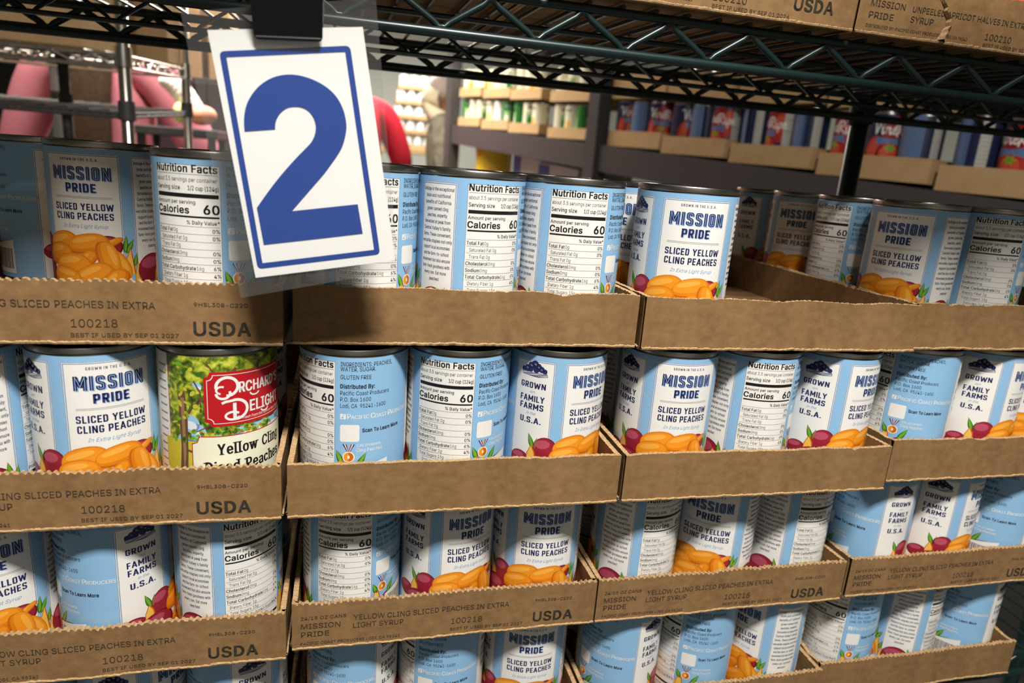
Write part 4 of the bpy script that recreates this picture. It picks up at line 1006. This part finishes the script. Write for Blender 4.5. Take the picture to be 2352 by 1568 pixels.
# ------------------------------------------------------------------ people
def skin_obj(name, nodes, edges, M, parent, root, sub=1):
    bm = bmesh.new(); ly = bm.verts.layers.skin.verify(); V = {}
    for k, (x, y, z, r) in nodes.items():
        v = bm.verts.new((x, y, z)); q = r if isinstance(r, tuple) else (r, r); v[ly].radius = q; v[ly].use_root = (k == root); V[k] = v
    for a, c in edges: bm.edges.new((V[a], V[c]))
    me = bpy.data.meshes.new(name); bm.to_mesh(me); bm.free(); me.materials.append(M)
    o = bpy.data.objects.new(name, me); COL.objects.link(o); o.parent = parent
    o.modifiers.new('skin', 'SKIN').use_smooth_shade = True
    s = o.modifiers.new('sub', 'SUBSURF'); s.levels = sub; s.render_levels = sub
    return o
M_EYE = mat('eye', (0.02, 0.015, 0.012), 0.2)
def person(loc, rotz, H, skin, label, arms, top, trousers, hair, hood=None, longhair=False):
    t = thing('person', loc, label, 'person', None, rotz)
    MS = mat('skin', skin, 0.5); h = H
    n = {'pelvis': (0, 0, .52*h, (.088*h, .062*h)), 'waist': (0, 0, .62*h, (.076*h, .055*h)), 'chest': (0, .005*h, .735*h, (.095*h, .065*h)), 'neck0': (0, .006*h, .82*h, (.05*h, .04*h)), 'neck': (0, 0, .855*h, .031*h),
         'jaw': (0, -.014*h, .888*h, (.038*h, .043*h)), 'face': (0, -.006*h, .93*h, (.044*h, .055*h)), 'crown': (0, .004*h, .968*h, (.036*h, .044*h))}
    e = [('pelvis', 'waist'), ('waist', 'chest'), ('chest', 'neck0'), ('neck0', 'neck'), ('neck', 'jaw'), ('jaw', 'face'), ('face', 'crown')]
    cloth = {k: n[k] for k in ('pelvis', 'waist', 'chest', 'neck0')}; ce = [('pelvis', 'waist'), ('waist', 'chest'), ('chest', 'neck0')]
    pants = {'p': (0, 0, .52*h, (.096*h, .072*h))}; pe = []
    for s, sd in ((-1, 'l'), (1, 'r')):
        sh = Vector((s*.108*h, .005*h, .795*h)); el = Vector(arms[sd][0])*h; wr = Vector(arms[sd][1])*h
        el = sh+el; wr = el+wr; d = (wr-el).normalized(); side = d.cross(Vector((0, 0, 1))); side = side.normalized() if side.length > 0.1 else Vector((1, 0, 0)); nb = d.cross(side)
        for k, p, r in (('sh', sh, .038*h), ('el', el, .026*h), ('wr', wr, .018*h)): n[k+sd] = (*p, r)
        palm = wr+d*.03*h; n['pa'+sd] = (*palm, (.022*h, .012*h)); e += [('neck0', 'sh'+sd), ('sh'+sd, 'el'+sd), ('el'+sd, 'wr'+sd), ('wr'+sd, 'pa'+sd)]
        for f, (o_, L) in enumerate(((-.017, .042), (-.006, .048), (.006, .045), (.016, .036))):
            b0 = palm+d*.022*h+side*o_*h; b1 = b0+(d*.55+nb*.25)*L*h; b2 = b1+(d*.25+nb*.4)*L*h*.9
            for q, p in ((f'f{f}a', b0), (f'f{f}b', b1), (f'f{f}c', b2)): n[q+sd] = (*p, .0054*h)
            e += [('pa'+sd, f'f{f}a'+sd), (f'f{f}a'+sd, f'f{f}b'+sd), (f'f{f}b'+sd, f'f{f}c'+sd)]
        tb = wr+d*.018*h-side*.02*h; tc_ = tb+(d*.6-side*.5+nb*.3)*.03*h; n['ta'+sd] = (*tb, .0062*h); n['tb'+sd] = (*tc_, .0052*h); e += [('wr'+sd, 'ta'+sd), ('ta'+sd, 'tb'+sd)]
        cloth['sh'+sd] = (*sh, .052*h); cloth['el'+sd] = (*el, .040*h); cloth['wr'+sd] = (*(wr-d*.012*h), .028*h); ce += [('neck0', 'sh'+sd), ('sh'+sd, 'el'+sd), ('el'+sd, 'wr'+sd)]
        for k, p, r in (('hp', (s*.052*h, 0, .48*h), .056*h), ('kn', (s*.055*h, -.008*h, .28*h), .036*h), ('an', (s*.055*h, .008*h, .05*h), .023*h), ('toe', (s*.06*h, -.065*h, .022*h), (.022*h, .016*h))): n[k+sd] = (*p, r)
        e += [('pelvis', 'hp'+sd), ('hp'+sd, 'kn'+sd), ('kn'+sd, 'an'+sd), ('an'+sd, 'toe'+sd)]
        for k, p, r in (('hp', (s*.054*h, 0, .48*h), .066*h), ('kn', (s*.057*h, -.008*h, .28*h), .047*h), ('an', (s*.057*h, .006*h, .055*h), .036*h)): pants[k+sd] = (*p, r)
        pe += [('p', 'hp'+sd), ('hp'+sd, 'kn'+sd), ('kn'+sd, 'an'+sd)]
    n['nose'] = (0, -.068*h, .922*h, .010*h); e.append(('face', 'nose'))
    body = skin_obj('body', n, e, MS, t, 'pelvis', 1)
    g = {}
    for k, v in cloth.items():
        r = v[3]; r = r if isinstance(r, tuple) else (r, r); g[k] = (v[0], v[1], v[2], (r[0]*1.13, r[1]*1.2) if k in ('pelvis', 'waist', 'chest', 'neck0') else r)
    g['hem'] = (0, 0, .47*h, (.108*h, .083*h)); ce.append(('pelvis', 'hem'))
    skin_obj(top[0], g, ce, top[1], t, 'pelvis', 2); skin_obj('trousers', pants, pe, trousers, t, 'p', 1)
    for s in (-1, 1):
        b = MB(); b.ball((s*.017*h, -.056*h, .938*h), .0065*h, M_EYE, 6); b.build('eye', t, 1.0)
        b = MB(); b.rbox((s*.06*h-.024*h, -.095*h, 0), (s*.06*h+.024*h, .03*h, .045*h), .012*h, M_BLACK); b.build('shoe', t, 0.8)
    b = MB(); b.ball((0, .012*h, .948*h), (.049*h, .056*h, .055*h), hair, 10); hb = b.build('knit_cap' if hood else 'hair', t, 1.0)
    if longhair:
        hr = {'a': (0, .04*h, .95*h, (.045*h, .025*h)), 'b': (0, .062*h, .86*h, (.052*h, .020*h)), 'c': (0, .088*h, .74*h, (.050*h, .016*h)), 'd': (0, .086*h, .62*h, (.045*h, .014*h)), 'e': (0, .082*h, .56*h, (.030*h, .010*h))}
        skin_obj('long_hair', hr, [('a', 'b'), ('b', 'c'), ('c', 'd'), ('d', 'e')], hair, t, 'a', 2)
    if hood:
        hr = {'a': (0, .052*h, .955*h, (.046*h, .030*h)), 'b': (0, .066*h, .89*h, (.060*h, .034*h)), 'c': (0, .070*h, .835*h, (.085*h, .038*h)), 'l': (-.06*h, .0*h, .825*h, .030*h), 'r': (.06*h, .0*h, .825*h, .030*h), 'll': (-.028*h, -.058*h, .805*h, .022*h), 'rr': (.028*h, -.058*h, .805*h, .022*h)}
        skin_obj('hood', hr, [('a', 'b'), ('b', 'c'), ('c', 'l'), ('c', 'r'), ('l', 'll'), ('r', 'rr')], hood, t, 'c', 2)
    return t
M_PINK = mat('pink_fleece', (0.68, 0.24, 0.29), 0.9, 0, 0.2, (9, (0.58, 0.18, 0.23), 0.7))
M_HAIRB = mat('brown_hair', (0.030, 0.016, 0.009), 0.7, 0, 0.15, (60, (0.055, 0.032, 0.016), 0.8))
M_REDJ = mat('red_jacket_cloth', (0.50, 0.016, 0.035), 0.7, 0, 0.3, (8, (0.40, 0.01, 0.022), 0.6))
M_JEAN = mat('dark_denim', (0.03, 0.04, 0.07), 0.8); M_BLKC = mat('black_cloth', (0.012, 0.012, 0.014), 0.85)
M_CAMO = mat('grey_green_padded_cloth', (0.24, 0.23, 0.17), 0.8, 0, 0.2, (22, (0.10, 0.095, 0.065), 0.9)); M_HOOD = mat('cream_fleece', (0.80, 0.74, 0.52), 0.9)
M_CAP = mat('pale_knit', (0.66, 0.58, 0.54), 0.9); M_HAIRD = mat('dark_hair', (0.015, 0.012, 0.010), 0.5)
py = 3.05+CY
person((-0.86, py, zf(py)), PI-0.12, 1.92, (0.55, 0.30, 0.20), 'person with long brown hair in a pink top, back turned, behind the chrome rack', {'l': ((-.075, -.03, -.165), (.03, -.10, -.10)), 'r': ((.075, -.02, -.165), (.015, -.05, -.14))}, ('pink_top', M_PINK), M_JEAN, M_HAIRB, None, True)
py = 4.25+CY
person((0.075, py, zf(py)), PI+0.25, 1.80, (0.42, 0.22, 0.14), 'person in a red jacket, partly hidden by the number sign', {'l': ((-.075, -.02, -.16), (.02, -.12, -.07)), 'r': ((.06, -.03, -.16), (-.02, -.12, -.06))}, ('red_jacket', M_REDJ), M_BLKC, M_HAIRD)
py = 4.85+CY
person((0.69, py, zf(py)), PI*0.5-0.1, 1.72, (0.26, 0.115, 0.065), 'person in a grey green jacket with a cream hood, facing right', {'l': ((-.04, .0, -.17), (.02, -.13, -.05)), 'r': ((.045, -.02, -.165), (-.01, -.13, -.06))}, ('padded_jacket', M_CAMO), M_BLKC, M_CAP, M_HOOD)

# a bright bag of fruit on a stand behind the sleeve
t = thing('side_table', (-0.52, 2.70+CY, zf(2.26)), 'small dark side table behind the chrome rack, under a bag of fruit', 'table')
b = MB(); b.rbox((-0.13, -0.12, 1.33), (0.13, 0.12, 1.36), 0.004, M_DGREY); b.build('tabletop', t)
for sx_ in (-1, 1):
    for sy_ in (-1, 1): b = MB(); b.rbox((sx_*0.11-0.012, sy_*0.1-0.012, 0), (sx_*0.11+0.012, sy_*0.1+0.012, 1.33), 0.002, M_DGREY); b.build('leg', t)
t = thing('fruit_bag', (-0.49, 2.68+CY, zf(2.26)+1.36), 'white bag with orange and yellow fruit behind the clear sleeve', 'bag')
M_BAG = mat('white_bag', (0.82, 0.80, 0.76), 0.5); M_ORF = mat('orange_fruit', (0.80, 0.33, 0.20), 0.5); M_YEF = mat('yellow_fruit', (0.75, 0.72, 0.25), 0.5)
bm_ = MB()
for i in range(9): t_ = i/8; bm_.ball((-0.075+0.10*t_, 0.01, 0.15-0.075*t_+0.01*math.sin(5*t_)), (0.024+0.012*math.sin(PI*t_), 0.03, 0.024+0.014*math.sin(PI*t_)), M_BAG, 8)
bm_.build('bag_body', t, 1.0)
b = MB(); b.ball((0.038, -0.02, 0.048), (0.052, 0.04, 0.034), M_ORF, 10); b.build('orange_fruit', t, 1.0)
b = MB(); b.ball((-0.028, -0.03, 0.05), (0.022, 0.025, 0.034), M_YEF, 10); b.build('yellow_fruit', t, 1.0)

# ------------------------------------------------------------------ stack of white cans at the far wall
wy = 6.25+CY
t = thing('storage_table', (0.62, wy+0.12, zf(wy)), 'plain brown storage table carrying the stacked trays of white cans', 'table')
zt_ = 0.325-zf(wy)
b = MB(); b.rbox((-0.35, -0.16, zt_-0.05), (0.35, 0.16, zt_), 0.004, M_CARD2); b.build('tabletop', t)
for sx_ in (-1, 1):
    for sy_ in (-1, 1): b = MB(); b.rbox((sx_*0.31-0.03, sy_*0.12-0.03, 0), (sx_*0.31+0.03, sy_*0.12+0.03, zt_-0.05), 0.004, M_CARD2); b.build('leg', t)
def low_tray(loc, wd, dp, h, label, group, M=None, rotz=0.0, tilt=None):
    t = thing('cardboard_tray', loc, label, 'tray', group, rotz); M = M or M_CARD2
    if tilt: t.matrix_world = Matrix.Translation(t.location) @ tilt
    c = 0.004
    for nm, a, q in (('front_panel', (0, 0, 0), (wd, c, h)), ('back_panel', (0, dp-c, 0), (wd, dp, h)), ('side_panel', (0, c, 0), (c, dp-c, h)), ('side_panel', (wd-c, c, 0), (wd, dp-c, h)), ('base_panel', (c, c, 0), (wd-c, dp-c, 0.004))):
        b = MB(); b.box(a, q, M); b.build(nm, t)
    return t
ORD = ('first', 'second', 'third', 'fourth', 'fifth', 'sixth', 'seventh', 'eighth')
for r in range(5):
    z = 0.325+r*0.122; x0_ = 0.43+0.02*(r % 2)+(0.04 if r == 4 else 0)
    low_tray((x0_, wy, z), 0.36, 0.20, 0.032, f'{("bottom", "second", "middle", "fourth", "top")[r]} tray of white cans stacked at the far wall', 'far trays of white cans')
    for i in range(4):
        can('white_can', (x0_+0.048+i*0.087, wy+0.05, z+0.0042), 30+60*i+r*17, ME_WHITEL, ME_CANW, f'small white can, {ORD[i]} from left in the {("bottom", "second", "middle", "fourth", "top")[r]} far tray', 'white cans at the far wall')

# ------------------------------------------------------------------ dark steel rack running away at the right
ANG = math.atan2(0.75, 2.70)
AL = Vector((-math.sin(ANG), math.cos(ANG), 0)); NR = Vector((-math.cos(ANG), -math.sin(ANG), 0))
SLP = 0.066
O0 = Vector((1.36+0.036, 1.3+CY, 0.2555))
def rp(s, d=0.0, z=0.0): return O0+AL*s-NR*d+Vector((0, 0, z+SLP*s))    # s along, d depth into the rack, z above the beam
shear = Matrix(((-AL.x, -NR.x, 0, 0), (-AL.y, -NR.y, 0, 0), (-SLP, 0, 1, 0), (0, 0, 0, 1)))   # local x runs back towards the near end
dr = thing('dark_steel_rack', (0, 0, 0), 'dark steel storage rack with wide beams, holding tomato and bean cans', 'shelving')
def rbeam(nm, s0, s1, d0, d1, z0, z1, M=M_DSTEEL):
    b = MB(); vs_ = [rp(s, d, z) for z in (z0, z1) for d in (d0, d1) for s in (s0, s1)]
    b.add(vs_, [(0, 1, 3, 2), (4, 6, 7, 5), (0, 4, 5, 1), (2, 3, 7, 6), (0, 2, 6, 4), (1, 5, 7, 3)], M); return b.build(nm, dr)
S0_, S1_, SM = -0.62, 2.86, 1.43
for s0, s1 in ((S0_, 0.30), (0.30, SM), (SM, S1_)):
    for z in (0.0, -0.55, 0.52):
        rbeam('beam', s0, s1, -0.02, 0.02, z-0.10, z); rbeam('beam', s0, s1, 0.44, 0.48, z-0.10, z); rbeam('shelf_deck', s0, s1, 0.02, 0.44, z-0.02, z-0.004)
for s in (S0_, SM, S1_):
    for d in (-0.035, 0.44):
        p0 = rp(s, d); z0 = zf(p0.y)-0.2555
        b = MB(); b.add([rp(s+a, d+c, 0)+Vector((0, 0, z)) for z in (zf(p0.y)-rp(s, d).z, 0.75) for a, c in ((-.035, 0), (.035, 0), (.035, .06), (-.035, .06))], [(0, 3, 2, 1), (4, 5, 6, 7), (0, 1, 5, 4), (1, 2, 6, 5), (2, 3, 7, 6), (3, 0, 4, 7)], M_DSTEEL); b.build('upright', dr)
def rtray(s1, L, z, dp, h, label, group, d0=0.0):
    """tray whose front left corner (far end) is at s1; local x comes back towards the viewer"""
    p = rp(s1, d0, z); t = low_tray((p.x, p.y, p.z), L, dp, h, label, group); t.matrix_world = Matrix.Translation(t.location) @ shear; return t
def rcan(s, d, z, rot, ml, mc, label, group, nm):
    p = rp(s, d, z); return can(nm, p, rot, ml, mc, label, group)
# tomato cans, bays nearer than the middle upright
rots = [200, 150, 20, -60, 120, 165, 60, -20, 190, 10, -35, 170, 40, 95]
cnt = 0
def srow(t): return (1.721/(t+0.278)-1.3)/2.70*math.hypot(0.75, 2.70)
TB = [(-0.58, 0.30), (-0.27, 0.335), (0.085, 0.31), (0.42, 0.30), (0.745, 0.30), (1.06, 0.305)]
PL = ('nearest tray, at the right edge', 'tray right of the green post', 'tray just left of the green post', 'second tray left of the green post', 'third tray left of the green post', 'tray beside the dark upright')
for k, (s0, L) in enumerate(TB):
    rtray(s0+L, L, 0.001, 0.34, 0.058, f'brown tray of tomato cans on the dark rack, {PL[k].replace("tray ", "").replace(" tray", "")}', 'trays on the dark rack')
    for j in range(3):
        for d in (0.053, 0.153) if j < 2 or k > 3 else (0.053,):
            s = s0+L-0.053-j*0.0965; r = rots[(cnt) % len(rots)]+(-70 if k < 3 else -50); cnt += 1
            lab = f'tomato can in the {PL[k]}, {("left", "middle", "right")[j]} of the front row' if d < 0.1 else 'tomato can standing behind the front row on the dark rack'
            rcan(s, d, 0.0088, r, ME_TOM, ME_CANT, lab, 'tomato cans on the dark rack' if d < 0.1 else 'tomato cans in the rear row', 'tomato_can')
    if k >= 2:
        rtray(s0+L, L, 0.1755, 0.34, 0.085, f'closed brown tray stacked on the tomato cans, {PL[k].replace("tray ", "")}', 'upper trays on the dark rack')
    else:
        rtray(s0+L, L, 0.1755, 0.34, 0.085, f'brown tray stacked high at the right, above the {("nearest tomato cans", "tomato cans right of the green post")[k]}', 'upper trays on the dark rack')
for j in range(3):
    rcan(0.99-j*0.095, 0.055, 0.1835, 40*j, ME_RED, ME_CANW, f'red can high on the dark rack behind the shelf truss, {("left", "middle", "right")[j]} of three', 'red cans high on the dark rack', 'red_can')
# bean cans beyond the middle upright, two tiers of trays
GB = [(1.52, 0.30), (1.90, 0.29), (2.20, 0.29), (2.52, 0.27)]
LB = [(ME_BEAN, ME_CREAM, ME_GREEN), (ME_GREEN, ME_BEAN, ME_WHITEL), (ME_WHITEL, ME_BLUEL, ME_GREEN), (ME_GREEN, ME_WHITEL, ME_BEAN)]
GL = ('nearest', 'second', 'third', 'farthest')
for k, (s0, L) in enumerate(GB):
    for tier in (0, 1):
        z = 0.001+0.1525*tier; tn = ('lower', 'upper')[tier]
        rtray(s0+L, L, z, 0.34, 0.045, f'{GL[k]} brown tray of bean cans, {tn} tier past the dark upright', 'bean can trays on the dark rack')
        for j in range(3):
            ml = LB[k][(j+tier*2) % 3] if tier == 0 else (ME_CREAM, ME_BEAN, ME_CREAM)[(j+k) % 3]
            if ml == ME_WHITEL: ml = ME_BLUEL if False else ME_CREAM
            rcan(s0+L-0.048-j*0.088, 0.048, z+0.0078, 35*k+70*j-40, ml, ME_CANB, f'{("left", "middle", "right")[j]} vegetable can in the {GL[k]} {tn} tray past the dark upright', 'bean cans on the dark rack', 'bean_can')
# goods on the level under the beam
M_WBOX = mat('white_carton', (0.70, 0.70, 0.70), 0.6); M_BBOX = mat('blue_print', (0.10, 0.17, 0.42), 0.6); M_YEL = mat('yellow_plastic', (0.75, 0.50, 0.03), 0.4); M_PINKB = mat('pale_pink_board', (0.66, 0.48, 0.44), 0.7)
def rbox_thing(nm, s0, s1, d0, d1, h, label, Ms, cat):
    t = thing(nm, rp(s0, d0, -0.55), label, cat); b = MB(); o = rp(s0, d0, -0.55)
    vs_ = [rp(s, d, -0.55)-o+Vector((0, 0, z)) for z in (0, h) for d in (d0, d1) for s in (s0, s1)]
    b.add(vs_, [(0, 1, 3, 2), (4, 6, 7, 5), (0, 4, 5, 1), (2, 3, 7, 6), (0, 2, 6, 4), (1, 5, 7, 3)], Ms[0]); b.build('box_body', t)
    if len(Ms) > 1:
        b = MB(); q = [rp(s0+(s1-s0)*f, d0-0.0015, -0.55)-o+Vector((0, 0, z)) for f, z in ((0.7, h*0.55), (1, h*0.55), (1, h*0.98), (0.7, h*0.98))]; b.add(q, [(0, 1, 2, 3)], Ms[1]); b.build('printed_band', t)
    return t
rbox_thing('white_carton', 1.62, 1.95, 0.05, 0.35, 0.435, 'white printed carton under the dark beam, before the yellow tub', (M_WBOX, M_BBOX), 'box')
rbox_thing('white_carton', 1.96, 2.22, 0.06, 0.35, 0.46, 'white and blue carton under the dark beam, beside the slanted board', (M_WBOX, M_BBOX), 'box')
rbox_thing('pink_carton', 1.50, 1.56, 0.06, 0.30, 0.40, 'pale pink carton under the dark beam by the upright', (M_PINKB,), 'box')
for s, r, hh, lab in ((2.55, 0.10, 0.44, 'large round yellow tub under the far end of the dark beam'), (1.59, 0.026, 0.42, 'small yellow tub under the dark beam by the pink carton')):
    p = rp(s, 0.12, -0.545+0.066*r); t = thing('yellow_tub', p, lab, 'tub'); b = MB(); b.lathe([(1e-5, 0), (r*0.9, 0), (r, hh-0.02), (r*1.04, hh-0.02), (r*1.04, hh)], M_YEL, 28); b.build('tub_body', t, 0.7)
    b = MB(); b.lathe([(r*1.04, hh), (r*0.98, hh+0.006), (1e-5, hh+0.006)], M_YEL, 28); b.build('tub_lid', t, 0.7)
# carton low behind the shelf, glimpsed between two stacks
carton('carton', (-0.35, 1.25, zf(1.65)), (0.12, 1.65, zf(1.65)+0.30), 'brown carton on the floor glimpsed between the two left stacks', M=M_CARD2)
carton('added_dark_box', (-0.36, 1.26, zf(1.65)+0.3005), (0.13, 1.64, 0.02), 'black box added behind the shelf to keep the gap between stacks dark', M=M_BLK2, tape=False)  # black filler added so the gap between the left stacks stays dark
bpy.data.objects.remove(_co)
